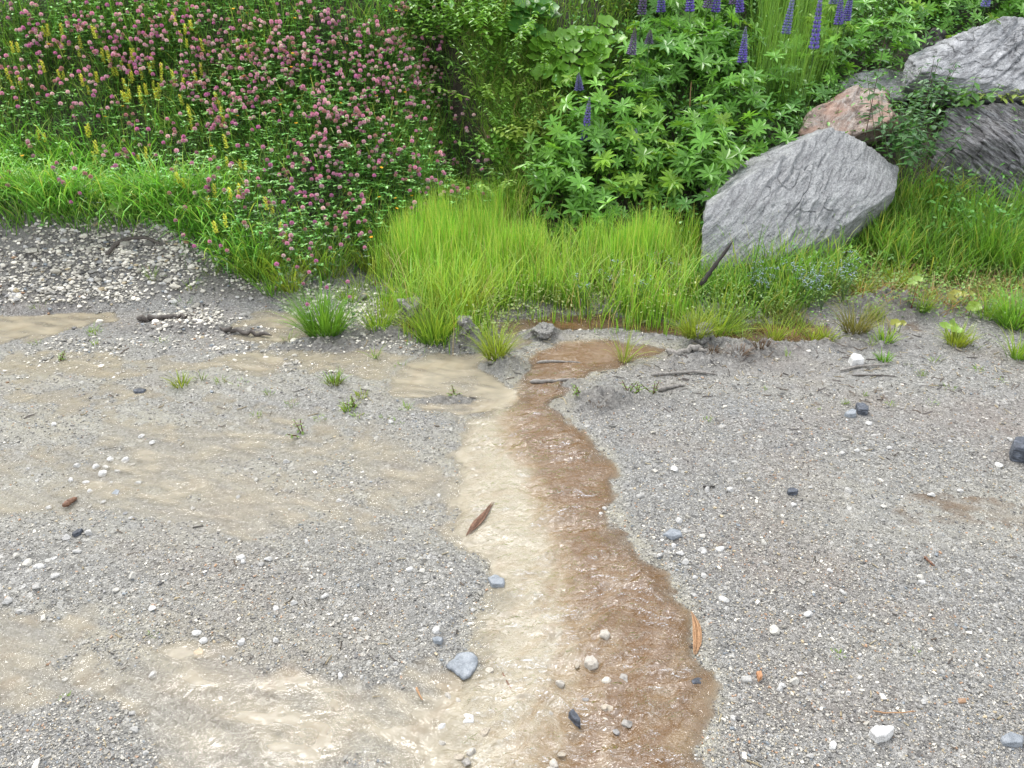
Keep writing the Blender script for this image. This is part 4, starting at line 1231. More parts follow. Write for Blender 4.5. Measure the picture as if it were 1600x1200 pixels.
def clovers():
    px = clover_px(1650, 5)
    px = px[np.argsort(-px[:, 1])]
    hx, hy = hit(px[:, 0], px[:, 1], .23)
    z = H(hx, hy)
    lone = [(283,382),(312,392),(333,393),(340,390),(470,448),(482,438),(517,458),(541,457),(483,477),(549,476),(575,400),(482,398),(352,406)]
    lx, ly = [], []
    for i in range(290):
        a, b = CL[random.randrange(6)]
        o = link('clover_plant', a); o.location = (hx[i], hy[i], z[i])
        o.rotation_euler = (random.uniform(-.2, .2), random.uniform(-.2, .2), random.uniform(0, 6.28)); s = random.uniform(.85, 1.12); o.scale = (s, s, s)
        link('flower_head', b, o)
        tag(o, 'pink clover plant in bloom in the grass on the left bank', 'clover', 'pink clover plants on the left bank')
    names = {0:'single magenta clover bloom leaning over the gravel heap', 1:'lowest pink clover of a trio at the end of the heap', 4:'pink clover left above the round grass tuft', 6:'magenta clover standing behind the round grass tuft'}
    for i, (u, v) in enumerate(lone):
        x, y = [float(q[0]) for q in hit(u, v, .16)]
        a, b = CL[(0, 4, 0, 4, 2)[i % 5]]
        o = link('clover_plant', a); o.location = (x, y, float(H(np.array([x]), np.array([y]))[0])); o.scale = (.85,)*3
        o.rotation_euler = (0, 0, i)
        link('flower_head', b, o)
        tag(o, names.get(i, 'pink clover growing low where the left bank meets the gravel'), 'clover', 'low clovers at the edge of the gravel')
    A = Acc()
    protos = [clover_proto(i) for i in range(6)]
    rest = np.arange(290, len(px))
    for k in range(6):
        id_ = rest[k::6]; n = len(id_)
        M = rotz(U(0, 6.28, n)) @ rotx(U(-.2, .2, n)) @ scl(U(.85, 1.1, n))
        for Q in protos[k]:
            fs = {q: (np.concatenate(Q.f[q]) if Q.f[q] else []) for q in (3, 4)}
            A.instances(np.concatenate(Q.v), fs, M, np.stack([hx[id_], hy[id_], z[id_]], 1), np.repeat(np.concatenate(Q.c)[None], n, 0))
    o = A.build('clover_meadow', M_PETAL); tag(o, 'mass of more distant pink clover higher on the left bank', 'clover', kind='stuff')
clovers()

# ------------------------------------------------------------------ yellow rattle and buttercups
def rattle_proto(i):
    r = np.random.default_rng(700+i); S = Acc(); F = Acc()
    h = r.uniform(.26, .34)
    tube(S, np.array([(0, 0, 0), (.005, 0, h*.5), (.012, .004, h)]), .0016, (.12, .16, .03), 3)
    for k in range(5):
        z = h*(.2 + .1*k); T = np.array([(.004, 0, z)]*2); a = k*1.57
        leaf_inst(S, T, np.array([a, a+3.14]), np.array([.3, .3]), .034, .010, vary((.11, .21, .05), 2))
    m = 0
    for k in range(7):
        z = h*(.74 + .04*k)
        for q in range(3):
            a = k*.9 + q*2.09; T = np.array([(.006+.004*np.cos(a), .004*np.sin(a), z)])
            leaf_inst(F, T, np.array([a]), np.array([.6]), .020*(1-.05*k), .017*(1-.05*k), vary((.58, .66, .13), 1, .15))
            leaf_inst(F, T + [[0, 0, .003]], np.array([a+.5]), np.array([.9]), .016, .008, vary((.70, .70, .10), 1, .1))
    return S.mesh('yellow_rattle', M_LEAF), F.mesh('flower_spike', M_PETAL)
RT = [rattle_proto(i) for i in range(4)]
ypx = [(157,75),(169,82),(180,84),(140,105),(203,63),(206,78),(235,78),(242,92),(205,100),(222,105),(228,125),(194,125),(276,122),(242,138),(300,22),(278,40),(285,30),(365,60),(28,110),(14,112),(344,178),(360,225),(293,147),(93,97),(142,40),(90,48),(60,90),(335,145),(310,105),(320,65),(385,65),(52,195),(135,200),(150,230),(282,265),(365,285),(325,300),(345,345),(130,120),(196,140),(215,140),(245,108),(70,30),(15,60),(118,60),(420,310),(440,345),(375,240),(300,180),(220,235)]
for i, (u, v) in enumerate(ypx):
    for q in range(2):
        x, y = [float(t[0]) for t in hit(u + q*random.uniform(-9, 9), v + q*random.uniform(-7, 7), .26)]
        a, b = RT[(i+q) % 4]
        o = link('yellow_rattle', a); o.location = (x, y, float(H(np.array([x]), np.array([y]))[0]))
        o.rotation_euler = (random.uniform(-.12, .12), random.uniform(-.12, .12), random.uniform(0, 6.28))
        link('flower_spike', b, o); o.scale = (random.uniform(.68, .9),)*3
        tag(o, 'pale yellow rattle spike among the grass of the left bank', 'wildflower', 'yellow rattle on the left bank')

def buttercup_proto(i):
    r = np.random.default_rng(800+i); S = Acc(); F = Acc(); h = .24
    tube(S, np.array([(0, 0, 0), (.01, 0, h*.5), (.0, .01, h)]), .0012, (.08, .16, .03), 3)
    leaf_inst(S, np.array([(.005, 0, h*.4)]*4), np.arange(4)*1.5, np.full(4, .4), .035, .010, vary((.07, .17, .03), 4))
    leaf_inst(F, np.array([(0, .01, h)]*5), np.arange(5)*1.2566, np.full(5, .5), .0125, .012, vary((.72, .42, .02), 5, .1))
    return S.mesh('buttercup', M_LEAF), F.mesh('flower_head', M_PETAL)
BC = [buttercup_proto(i) for i in range(2)]
bpx = [(443,95),(450,105),(468,103),(456,80),(493,106),(373,11),(366,20),(36,157),(85,70),(115,73),(10,137),(158,183),(172,42),(197,171),(355,180),(468,195),(538,190),(503,228),(578,135),(515,160),(540,65),(605,13),(452,165),(575,255),(553,260),(640,310),(602,310),(635,307),(592,322),(636,302),(588,368),(51,242),(390,120),(635,145),(600,148),(455,28),(333,230)]
for i, (u, v) in enumerate(bpx):
    x, y = [float(t[0]) for t in hit(u, v, .24)]
    o = link('buttercup', BC[i % 2][0]); o.location = (x, y, float(H(np.array([x]), np.array([y]))[0])); o.rotation_euler = (random.uniform(-.4, .1), random.uniform(-.2, .2), random.uniform(0, 6.28))
    link('flower_head', BC[i % 2][1], o)
    tag(o, 'golden yellow buttercup among the pink clover of the left bank', 'wildflower', 'buttercups on the left bank')

# ------------------------------------------------------------------ lupins
LGREEN = [(.14, .33, .045), (.18, .39, .05), (.11, .27, .05), (.24, .43, .045)]
def rosette(A, c, nrm_az, tilt, rad, colr, r):
    n = int(r.integers(8, 11))
    az = np.arange(n)*2*np.pi/n + r.uniform(0, 6)
    M0 = (rotz(np.array([nrm_az])) @ rotx(np.array([tilt])))[0]
    ln = rad*r.uniform(.85, 1.1, n)
    M = M0[None] @ rotz(az - np.pi/2) @ rotx(r.uniform(-.15, .45, n)) @ scl(np.stack([ln*.30, ln, ln*.9], 1))
    A.instances(LEAFLET[0], LEAFLET[1], M, np.tile(c, (n, 1)), np.tile(colr, (n, 1))*r.uniform(.85, 1.15, n)[:, None])

def lupin_foliage(i):
    r = np.random.default_rng(900+i); L = Acc(); S = Acc()
    for k in range(13):
        a, q = r.uniform(0, 6.28), r.uniform(0, 1)**.6*.20
        top = np.array([q*np.cos(a), q*np.sin(a), r.uniform(.14, .46) - q*.5])
        g = np.array(LGREEN[i % 4])*r.uniform(.85, 1.2)
        p = np.stack([np.zeros(3), top*np.array([.5, .5, .62]), top])
        tube(S, p, .002, (.07, .14, .03), 3)
        rosette(L, top, a + np.pi/2, r.uniform(.0, .8), r.uniform(.062, .092), g, r)
    return L.mesh('foliage', M_LEAF), S.mesh('stem', M_LEAF)
LF = [lupin_foliage(i) for i in range(7)]

OCT = (np.array([(1, 0, 0), (-1, 0, 0), (0, 1, 0), (0, -1, 0), (0, 0, 1), (0, 0, -1)], float), {3: [(0, 2, 4), (2, 1, 4), (1, 3, 4), (3, 0, 4), (2, 0, 5), (1, 2, 5), (3, 1, 5), (0, 3, 5)]})
def lupin_spike(i, ln, base, tipc, dull=1.0):
    r = np.random.default_rng(950+i); F = Acc(); n = 15
    tube(F, np.array([(0, 0, -.28), (.004, 0, 0), (0, .004, ln)]), .003, (.08, .14, .05), 4)
    for k in range(n):
        t = k/(n-1); z = ln*t; m = 6 if t < .75 else 4
        rr = (.017*(1-t)**.7 + .003)
        a = np.arange(m)*2*np.pi/m + k*.55
        c = np.array(base)*(1-t**2) + np.array(tipc)*t**2
        T = np.stack([rr*np.cos(a), rr*np.sin(a), np.full(m, z)], 1)
        M = rotz(a) @ scl(np.stack([np.full(m, rr*.75+.001), np.full(m, rr*.42+.001), np.full(m, ln/n*.55)], 1))
        F.instances(OCT[0], OCT[1], M, T, np.tile(c, (m, 1))*r.uniform(.7, 1.3, m)[:, None])
        # pale keel
        F.instances(OCT[0], OCT[1], M*.6, T*np.array([1.35, 1.35, 1]) + np.array([0, 0, ln/n*.3]), np.tile(c*.6 + np.array([.14, .12, .22])*(1-t), (m, 1)))
    return F.mesh('flower_spike', M_PETAL)

def lupin(x, y, i, label, group=None, rz=None, s=1.0):
    o = empty('lupin_plant', (x, y, float(H(np.array([x]), np.array([y]))[0]) - .01))
    L, S = LF[i % 7]
    link('foliage', L, o); link('stem', S, o)
    o.rotation_euler = (0, 0, random.uniform(0, 6.28) if rz is None else rz); o.scale = (s, s, s)
    return tag(o, label, 'lupin', group)

# flower spikes: pixel of the base and the tip of each spike
PURP, DULL, PALEP = (.16, .11, .48), (.17, .13, .24), (.20, .20, .48)
spk = [(914,215,160,PURP,'tall purple lupin spike low beside the grassy gully'), (992,232,203,PALEP,'short pale purple lupin spike above the tall bright grass'), (921,218,207,PALEP,'tiny lupin spike touching the tall spike by the gully'),
       (905,137,115,PALEP,'pale lupin spike just below the round butterbur leaves'), (987,80,47,DULL,'faded brown lupin spike beside the butterbur leaves'), (1160,93,50,PURP,'solitary purple lupin spike with a pale tip amid the lupin leaves'),
       (1272,72,0,PURP,'tallest violet lupin spike with pink tint beside tall grass'), (1228,50,0,PALEP,'faded bluish lupin spike inside the tall grass'), (1310,36,-4,PURP,'wide violet lupin spike right of the tallest one'), (1322,30,-8,PURP,'leaning violet lupin spike overlapping the wide one'),
       (1003,18,-25,DULL,'dull mauve lupin spike at the top edge left of the purple row'), (1033,14,-25,PURP,'first purple lupin spike of the row at the top edge'), (1078,14,-30,PURP,'second purple lupin spike of the row at the top edge'),
       (1105,10,-30,DULL,'greyish lupin spike between two purple ones at the top edge'), (1118,16,-30,PURP,'deep purple lupin spike in the middle of the top row'), (1146,4,-30,DULL,'pale mauve lupin spike near the right end of the top row'),
       (1156,15,-30,PURP,'blue purple lupin spike at the right end of the top row'), (1540,6,-30,PALEP,'small bluish lupin spike above the top boulder'), (1302,4,-20,PALEP,'small bluish lupin spike behind the violet pair'), (1014,142-75,140-90,DULL,'little grey lupin bud spike in the dense lupin leaves')]
for i, (u, vb, vt, c, lb) in enumerate(spk):
    off = .34 if vb > 100 else .50
    x, y = [float(q[0]) for q in hit(u, vb, off)]
    z = float(H(np.array([x]), np.array([y]))[0]) + off
    ln = max(.035, (vb - vt)*math.hypot(y, CAMZ-z)*TH/800/.95)
    o = lupin(x, y, i, lb, s=1.0)
    me = lupin_spike(i, ln, c, (.24, .26, .30) if c is not DULL else (.14, .12, .10))
    f = link('flower_spike', me, o); f.location = (0, 0, off); f.rotation_euler = (random.uniform(-.08, .08), random.uniform(-.08, .08), 0)
k = 0
for tries in range(4000):
    if k >= 120: break
    u, v = random.uniform(840, 1660), random.uniform(-90, 330)
    if sdpoly_px(np.array([u]), np.array([v]), np.array(LUPINS, float))[0] < 4: continue
    if inpoly(np.array([u]), np.array([v]), TALL, 10)[0] > .6 and random.random() < .7: continue
    x, y = [float(q[0]) for q in hit(u, v + 25, .15)]
    o = lupin(x, y, random.randrange(7), 'green lupin plant without flowers among the lupins of the right bank', 'flowerless lupins on the right bank', s=random.uniform(.75, 1.1))
    o.rotation_euler = (random.uniform(.15, .5), random.uniform(-.15, .15), o.rotation_euler.z) if False else (Matrix.Rotation(random.uniform(.15, .5), 4, 'X') @ Matrix.Rotation(o.rotation_euler.z, 4, 'Z')).to_euler()
    k += 1

# ------------------------------------------------------------------ butterbur, shrub, nettles, leafy weeds
def round_leaf(A, c, rad, az, tilt, colr, r, cup=.25):
    n = 16; th = np.linspace(.25, 2*np.pi - .25, n)
    rr = rad*(1 + .10*np.sin(th*5 + r.uniform(0, 6)) - .0*th)
    v = [(0, 0, 0)]
    for f, zz in ((.5, .02), (1., cup)):
        ruff = .10*np.sin(th*7 + r.uniform(0, 6))*f
        v += list(zip(rr*f*np.sin(th), -rr*f*np.cos(th), rad*(zz*f + ruff)))
    v = np.array(v)
    t3 = [(0, 1+i, 2+i) for i in range(n-1)]
    q = [(1+i, 1+n+i, 2+n+i, 2+i) for i in range(n-1)]
    M = (rotz(np.array([az])) @ rotx(np.array([tilt])))[0]
    A.add(v @ M.T + c, {3: t3, 4: q}, colr)

def butterbur(pix, label, cat='butterbur', radpx=13, name='butterbur_plant', colr=(.19, .40, .05), h=.25, lift=.22):
    pix = np.array(pix, float); x, y = hit(pix[:, 0], pix[:, 1], lift)
    cx, cy = float(x.mean()), float(y.mean()); cz = float(H(np.array([cx]), np.array([cy]))[0])
    o = empty(name, (cx, cy, cz)); r = np.random.default_rng(len(pix)*7+int(pix[0, 0]))
    for i in range(len(x)):
        z = float(H(x[i:i+1], y[i:i+1])[0]) + lift - cz
        c = np.array([x[i]-cx, y[i]-cy, z])
        L = Acc(); round_leaf(L, c, radpx*r.uniform(.75, 1.25)*math.hypot(y[i], .8)*TH/800, r.uniform(-.8, .8), r.uniform(.15, .75), np.array(colr)*r.uniform(.8, 1.15), r)
        tube(L, np.array([c, c*np.array([.75, .75, .6]), c*np.array([.55, .55, 0.]) - [0, 0, .02]]), .0025, (.12, .2, .05), 3)
        L.build('leaf', M_LEAF, o, smooth=True)
    return tag(o, label, cat)
butterbur([(837,78),(858,62),(880,58),(905,60),(925,50),(945,52),(870,80),(890,90),(915,88),(935,72),(855,95),(880,105),(905,115),(925,100),(940,90),(935,118),(845,70),(895,72),(915,60),(860,85),(945,68),(900,50),(948,36),(965,62),(880,70),(925,115),(905,128),(862,100),(950,105),(835,90),(848,112),(920,72),(930,82),(890,112),(868,110),(912,98),(877,130),(895,128)],
          'bright yellow green butterbur clump with big round leaves', radpx=14)
butterbur([(815,28),(835,22),(850,15),(828,40),(812,45),(858,25),(822,8),(842,4),(806,15),(835,55)], 'dark green burdock with broad leaves at the top beside the gully', 'burdock', 17, 'burdock_plant', (.07, .20, .035))
butterbur([(1492,464),(1505,462),(1517,462),(1484,472)], 'yellowing coltsfoot leaves by the right gravel', 'coltsfoot', 8, 'coltsfoot_plant', (.34, .34, .06), lift=.08)
butterbur([(1515,487),(1521,483)], 'small yellow green coltsfoot just below the yellowing one', 'coltsfoot', 9, 'coltsfoot_plant', (.22, .33, .04), lift=.05)
butterbur([(1476,512),(1488,510),(1494,520)], 'lowest coltsfoot beside the small tuft on the right gravel', 'coltsfoot', 9, 'coltsfoot_plant', (.20, .34, .05), lift=.05)
butterbur([(1422,455),(1430,452)], 'single light leaf coltsfoot on a red stalk before the boulders', 'coltsfoot', 10, 'coltsfoot_plant', (.22, .33, .06), lift=.13)
butterbur([(1410,506),(1398,508)], 'tiny yellow coltsfoot beside pale stones on the right', 'coltsfoot', 7, 'coltsfoot_plant', (.30, .32, .05), lift=.05)
butterbur([(182,327),(188,333)], 'pale broad leaf in the grass above the gravel heap', 'dock', 9, 'dock_plant', (.17, .28, .06), lift=.12)

def leafy_mesh(seed, h, pairs, ll, lw, colr, stemc=(.06, .04, .03), bush=1, spread=.1, droop=-.2):
    r = np.random.default_rng(seed); S = Acc(); L = Acc()
    for b in range(bush):
        hh = h*(1 if b == 0 else r.uniform(.55, .98)); bx, by = (0, 0) if b == 0 else r.normal(0, spread, 2)
        top = np.array([bx*1.5 + r.normal(0, .02), by*1.5 + r.normal(0, .02), hh])
        ts = np.linspace(0, 1, 6)[:, None]
        p = np.array([[bx*.6, by*.6, 0]])*(1-ts) + top*ts
        tube(S, p, .0028*(1 - .5*ts[:, 0]), stemc, 4)
        a0 = r.uniform(0, 6.28)
        for k in range(pairs):
            t = .22 + .78*k/max(1, pairs-1); q = p[0]*(1-t) + top*t; a = a0 + k*1.57 + r.normal(0, .2); s = 1.1 - .55*t**2
            n = 2
            leaf_inst(L, np.array([q, q]), np.array([a, a+3.14]), np.array([droop, droop]) + r.normal(0, .25, 2), ll*s*r.uniform(.8, 1.1, 2), lw*s, np.array([colr, colr])*r.uniform(.8, 1.2, (2, 1)))
    return S, L
def leafy(name, u, v, label, cat, h, pairs, ll, lw, colr, seed, bush=1, spread=.1, stemc=(.10, .17, .05), Y=None, group=None, droop=-.2, z=None):
    if Y is None: x, y = [float(q[0]) for q in hit(u, v)]
    else: x, y, z = [float(q) for q in P(u, v, Y)]
    zz = float(H(np.array([x]), np.array([y]))[0]) if z is None else z
    S, L = leafy_mesh(seed, h, pairs, ll, lw, colr, stemc, bush, spread, droop)
    o = empty(name, (x, y, zz)); S.build('stem', M_LEAF, o); L.build('foliage', M_LEAF, o)
    return tag(o, label, cat, group)
leafy('nettle_plant', 1352, 212, 'young nettle on a thin red stem before the reddish rock', 'nettle', .58, 8, .085, .045, (.06, .145, .04), 1, Y=5.22, stemc=(.10, .03, .03))
leafy('nettle_plant', 1425, 262, 'bushy nettle clump filling the gap between the boulders', 'nettle', .52, 9, .065, .035, (.06, .165, .04), 2, bush=16, spread=.11, Y=4.95)
leafy('nettle_plant', 1395, 235, 'leafy nettle stems left of the bushy clump', 'nettle', .50, 9, .06, .033, (.07, .18, .045), 3, bush=9, spread=.08, Y=5.1)
leafy('nettle_plant', 1445, 165, 'nettle sprigs reaching over the silvery boulder', 'nettle', .30, 6, .07, .036, (.05, .13, .04), 4, bush=5, spread=.09, Y=5.4, stemc=(.08, .035, .03))
leafy('leafy_weed', 1515, 160, 'light green leafy weed sprouting between the two right boulders', 'weed', .16, 5, .085, .05, (.13, .30, .06), 5, bush=6, spread=.11, Y=5.45)
leafy('leafy_weed', 1585, 155, 'yellow green low weed on the dark boulder at the right edge', 'weed', .06, 4, .05, .03, (.26, .36, .05), 6, bush=8, spread=.10, Y=5.48)
leafy('leafy_weed', 1298, 165, 'bright leafy weed beside the flat grey rock', 'weed', .22, 6, .05, .025, (.11, .28, .04), 7, bush=10, spread=.12, Y=5.9)
leafy('leafy_weed', 1210, 230, 'soft green weed left of the reddish rock', 'weed', .26, 7, .05, .018, (.085, .23, .04), 8, bush=14, spread=.14)
leafy('feathery_weed', 1485, 360, 'feathery bright green weed below the dark boulder', 'weed', .30, 9, .05, .010, (.10, .27, .05), 9, bush=14, spread=.12)
leafy('feathery_weed', 1590, 330, 'horsetail like weed at the right edge below the dark boulder', 'weed', .24, 9, .05, .008, (.07, .20, .05), 10, bush=8, spread=.08)
leafy('leafy_weed', 1410, 400, 'low creeping weed in the grass right of the slab boulder', 'weed', .14, 6, .04, .022, (.11, .25, .04), 11, bush=14, spread=.16)
leafy('overhanging_shrub', 700, 62, 'leafy shrub branch overhanging the top of the dark gully', 'shrub', .30, 9, .05, .026, (.20, .42, .06), 12, bush=26, spread=.20)
leafy('overhanging_shrub', 760, 15, 'dark leafy shrub at the top edge right of the gully', 'shrub', .34, 9, .06, .03, (.12, .30, .05), 13, bush=24, spread=.22)
leafy('overhanging_shrub', 790, 120, 'light green sprawling shrub on the right wall of the gully', 'shrub', .26, 9, .06, .02, (.18, .38, .06), 14, bush=24, spread=.18)
for i, (u, v, hh, lb) in enumerate([(735,45,.26,'bright leafy bush right below the top of the gully'), (795,62,.26,'bright bush between the gully and the burdock'), (775,150,.20,'light creeping bush halfway down the right gully wall'), (800,250,.20,'lush weed bush at the lower right of the gully'), (775,300,.18,'pale green weeds where the gully meets the bright grass'), (840,215,.2,'yellowish bush left of the tall purple lupin'), (668,20,.24,'bright bush hanging over the left lip of the gully')]):
    leafy('gully_bush', u, v, lb, 'bush', hh, 11, .062, .032, [(.24,.48,.07),(.22,.44,.06),(.27,.46,.07),(.20,.42,.06),(.30,.48,.09),(.33,.46,.08),(.24,.48,.07)][i], 80+i, bush=20, spread=.15, stemc=(.14, .27, .05))
leafy('sprawling_shrub', 815, 195, 'light green sprawling bush low on the right wall of the gully', 'shrub', .24, 9, .05, .02, (.17, .36, .05), 24, bush=20, spread=.16)
leafy('sprawling_shrub', 850, 110, 'yellow green bush just left of the butterbur leaves', 'shrub', .24, 8, .05, .022, (.20, .38, .05), 25, bush=18, spread=.16)
leafy('sprawling_shrub', 835, 275, 'green weed bush between the gully and the tall purple lupin', 'shrub', .24, 8, .05, .018, (.13, .31, .05), 26, bush=18, spread=.16)
leafy('leafy_weed', 960, 30, 'yellowish feathery weed above the butterbur leaves', 'weed', .28, 10, .05, .010, (.24, .33, .05), 15, bush=12, spread=.1)
leafy('leafy_weed', 870, 178, 'pale yellow green weed below the butterbur leaves', 'weed', .12, 5, .03, .018, (.30, .36, .07), 16, bush=12, spread=.12)
for i, (u, v, lb) in enumerate([(1360,395,'lobed dark weed right behind the black stick end of the slab'), (1455,365,'broad leaved weed below the gap between the boulders'), (1500,400,'pale speckled weed in front of the feathery one'), (1320,430,'bright weed low before the slab boulder foot'), (1560,385,'broad weed among the dark upright grass'), (1240,440,'bluish green weed at the slab boulder foot')]):
    leafy('leafy_weed', u, v, lb, 'weed', .20, 6, .055, .022, [(.13,.30,.06),(.10,.27,.05),(.22,.36,.12),(.17,.36,.05),(.09,.24,.05),(.14,.30,.10)][i], 60+i, bush=9, spread=.08)
leafy('willow_sprout', 1168, 470, 'thin upright sprout in front of the slab boulder', 'sprout', .42, 10, .045, .010, (.07, .17, .05), 17, bush=1)
leafy('red_sprout', 1421, 492, 'small sprout with a red stem on the right gravel edge', 'sprout', .14, 4, .03, .018, (.16, .27, .06), 18, stemc=(.20, .04, .03))
for i, (u, v, lb) in enumerate([(905,625,'tiny green seedling nearest the brown water'), (980,620,'middle seedling of the row on the mud right of the water'), (995,618,'reddish tall seedling of the row on the mud'), (1020,625,'small seedling at the right end of the mud row'),
                            (95,560,'single green seedling on the far left gravel'), (710,613,'thin bare sprout by the beige shallows'), (473,676,'tiny pale green seedling alone on the left gravel'), (555,605+30,'olive seedling right of the sprouting tuft')]):
    leafy('seedling', u, v, lb, 'seedling', .05, 4, .018, .010, (.16, .25, .05), 40+i, bush=3, spread=.015, stemc=(.14, .06, .04))

# dead stalks on the lupin bank
for i, (u, v, hh, lb) in enumerate([(1078,215,.26,'tallest tan dead stalk among the lower lupins'), (1020,225,.20,'pale dead stalk left of the tallest one'), (1030,222,.16,'bent dead stalk between two others in the lupins')]):
    x, y = [float(q[0]) for q in hit(u, v)]; z = float(H(np.array([x]), np.array([y]))[0])
    stick('dead_stalk', None, .005, M_REED, lb, 'stalk', pts=[(x, y, z-.02), (x-.02, y, z+hh*.5), (x-.035, y-.02, z+hh+.1)])

# ------------------------------------------------------------------ forget-me-nots before the slab
def forget_proto():
    S = Acc(); F = Acc()
    for k in range(9):
        a, q = U(0, 6.28), U(.01, .06); top = np.array([q*np.cos(a), q*np.sin(a), U(.12, .2)])
        tube(S, np.stack([np.zeros(3), top*.6, top]), .001, (.10, .19, .05), 3)
        leaf_inst(S, np.stack([top*.4, top*.7]), U(0, 6.28, 2), U(.1, .7, 2), .03, .008, vary((.10, .20, .05), 2))
        for j in range(4):
            leaf_inst(F, np.tile(top + U(-.008, .008, 3), (4, 1)), np.arange(4)*1.57, np.full(4, .3), 0.0036, 0.0036, vary((.32, .40, .54), 4))
    return S.mesh('forget_me_not', M_LEAF), F.mesh('flowers', M_PETAL)
FM = [forget_proto() for _ in range(3)]
for i in range(26):
    u, v = (random.uniform(1170, 1330), random.uniform(440, 490)) if i < 20 else (random.uniform(880, 1080), random.uniform(440, 490))
    x, y = [float(q[0]) for q in hit(u, v)]
    a, b = FM[i % 3]; o = link('forget_me_not', a); o.location = (x, y, float(H(np.array([x]), np.array([y]))[0])); o.rotation_euler = (0, 0, i)
    link('flowers', b, o)
    tag(o, 'tiny pale blue forget-me-not plant in the wet grass before the slab boulder' if i < 20 else 'tiny pale blue forget-me-not plant inside the tall bright grass', 'wildflower', 'forget-me-nots before the boulder' if i < 20 else 'forget-me-nots in the bright grass')

# ------------------------------------------------------------------ grass tufts on the gravel: each one a thing
def tuft(u, v, hpx, wpx, n, cA, cB, label, group=None, lean=.62, bend=1.1, wide=.0042):
    x, y = [float(q[0]) for q in hit(u, v)]
    s = math.hypot(y, CAMZ)*TH/800
    z = float(H(np.array([x]), np.array([y]))[0])
    A = Acc(); a = U(0, 6.28, n); q = np.sqrt(U(0, 1, n))*wpx*s*.32
    r = np.stack([q*np.cos(a), q*np.sin(a)*.8, np.full(n, -.004)], 1)
    hh = hpx*s*1.15*U(.5, 1.08, n)
    blades(A, r, hh, U(.6, 1.3, n)*wide, U(.0, lean, n) + q/(wpx*s*.32+1e-6)*.25, U(.1, bend, n), vary(cA, n), vary(cB, n), az=a + U(-.6, .6, n), seg=4)
    o = A.build('grass_tuft', M_GRASS); o.location = (x, y, z)
    return tag(o, label, 'grass tuft', group)
G1, G2 = (.08, .20, .024), (.20, .43, .045)
Y1, Y2 = (.17, .23, .03), (.32, .46, .05)
O1, O2 = (.13, .13, .04), (.24, .27, .07)
TR = [(560,452,40,60),(520,436,44,60),(600,474,44,60),(480,422,46,60),(545,470,26,50),(615,495,30,50),(440,425,40,40),(580,425,50,50)]
gl, gr = 'little grass sprouts on the left gravel', 'little grass sprouts on the right gravel'
ll, lr = 'little grass sprout on the wet gravel left of the stream', 'little grass sprout on the gravel right of the stream'
for t in [
    (508,522,78,80,420,G1,G2,'thick round green grass tuft standing alone at the left puddle edge'),
    (594,515,48,70,150,G1,Y2,'spreading bright tuft right of the thick round tuft'),
    (775,566,60,50,200,Y1,Y2,'bright tuft standing in front of the pool on a mud spit'),
    (680,535,70,80,320,G1,Y2,'wide green tuft beside the mud clod'),
    (720,500,95,80,420,Y1,Y2,'tall yellow green tuft at the front of the bright grass'),
    (640,520,30,40,70,O1,O2,'low olive tuft left of the mud clod'),
    (523,602,24,36,70,O1,G2,'dark little tuft on a mound in the washed gravel'),
    (283,603,26,32,55,Y1,Y2,'bright small tuft in the beige film on the left'),
    (545,640,18,30,45,G1,Y2,'small green tuft below the dark little tuft'),
    (565,622,14,24,30,Y1,Y2,'yellowish sprig just right above the small green tuft'),
    (586,558,28,12,14,G1,Y2,'thin upright grass sprig in the beige shallows'),
    (425,462,66,40,60,G1,G2,'broad bladed tuft on the end of the heap'),
    (400,440,80,50,120,G1,Y2,'long grass tuft over the end of the heap'),
    (452,455,62,50,120,Y1,Y2,'yellow green tuft right of the broad bladed one'),
    (975,562,60,18,36,Y1,Y2,'slim bright tuft standing in the brown pool'),
    (1085,540,48,60,260,Y1,Y2,'bright tuft at the right end of the pool'),
    (1125,515,60,60,220,G1,Y2,'green tuft right behind the bright pool tuft'),
    (1212,528,45,30,90,Y1,Y2,'upright tuft in the puddle before the slab boulder'),
    (1272,528,30,40,60,Y1,Y2,'low yellow tuft beside the puddle on the right'),
    (1292,528,30,36,80,Y1,Y2,'bright low tuft right of the puddle on the right'),
    (1335,520,58,56,160,O1,O2,'olive brown tuft between pale stones on the right'),
    (1380,540,28,40,60,G1,Y2,'small tuft in front of the olive brown one'),
    (1345,462,42,40,110,Y1,Y2,'yellow fresh tuft behind the pale stone patch'),
    (1400,450,44,40,120,Y1,Y2,'tall fresh tuft under the creeping weed'),
    (1440,490,38,40,90,G1,Y2,'soft tuft right of the red stemmed sprout'),
    (1495,540,38,44,130,Y1,Y2,'bright tuft before the coltsfoot on the right'),
    (1540,500,45,50,110,G1,Y2,'pale tuft left of the big right edge tuft'),
    (1585,512,66,80,320,G1,G2,'big green tuft at the right edge of the gravel'),
    (1588,560,56,46,90,G1,Y2,'reddish based tuft in front at the right edge'),
    (1380,568,20,24,50,G1,G2,'neat little green tuft beside the chunky white stone'),
    (1240,520,36,40,60,G1,Y2,'thin tuft behind the puddle on the right'),
    (1590,430,70,90,260,G1,G2,'dense dark green tuft under the dark boulder'),
    (1545,420,120,90,500,(.05,.13,.018),(.12,.30,.035),'tall upright dark green tuft below the dark boulder')]:
    tuft(*t)
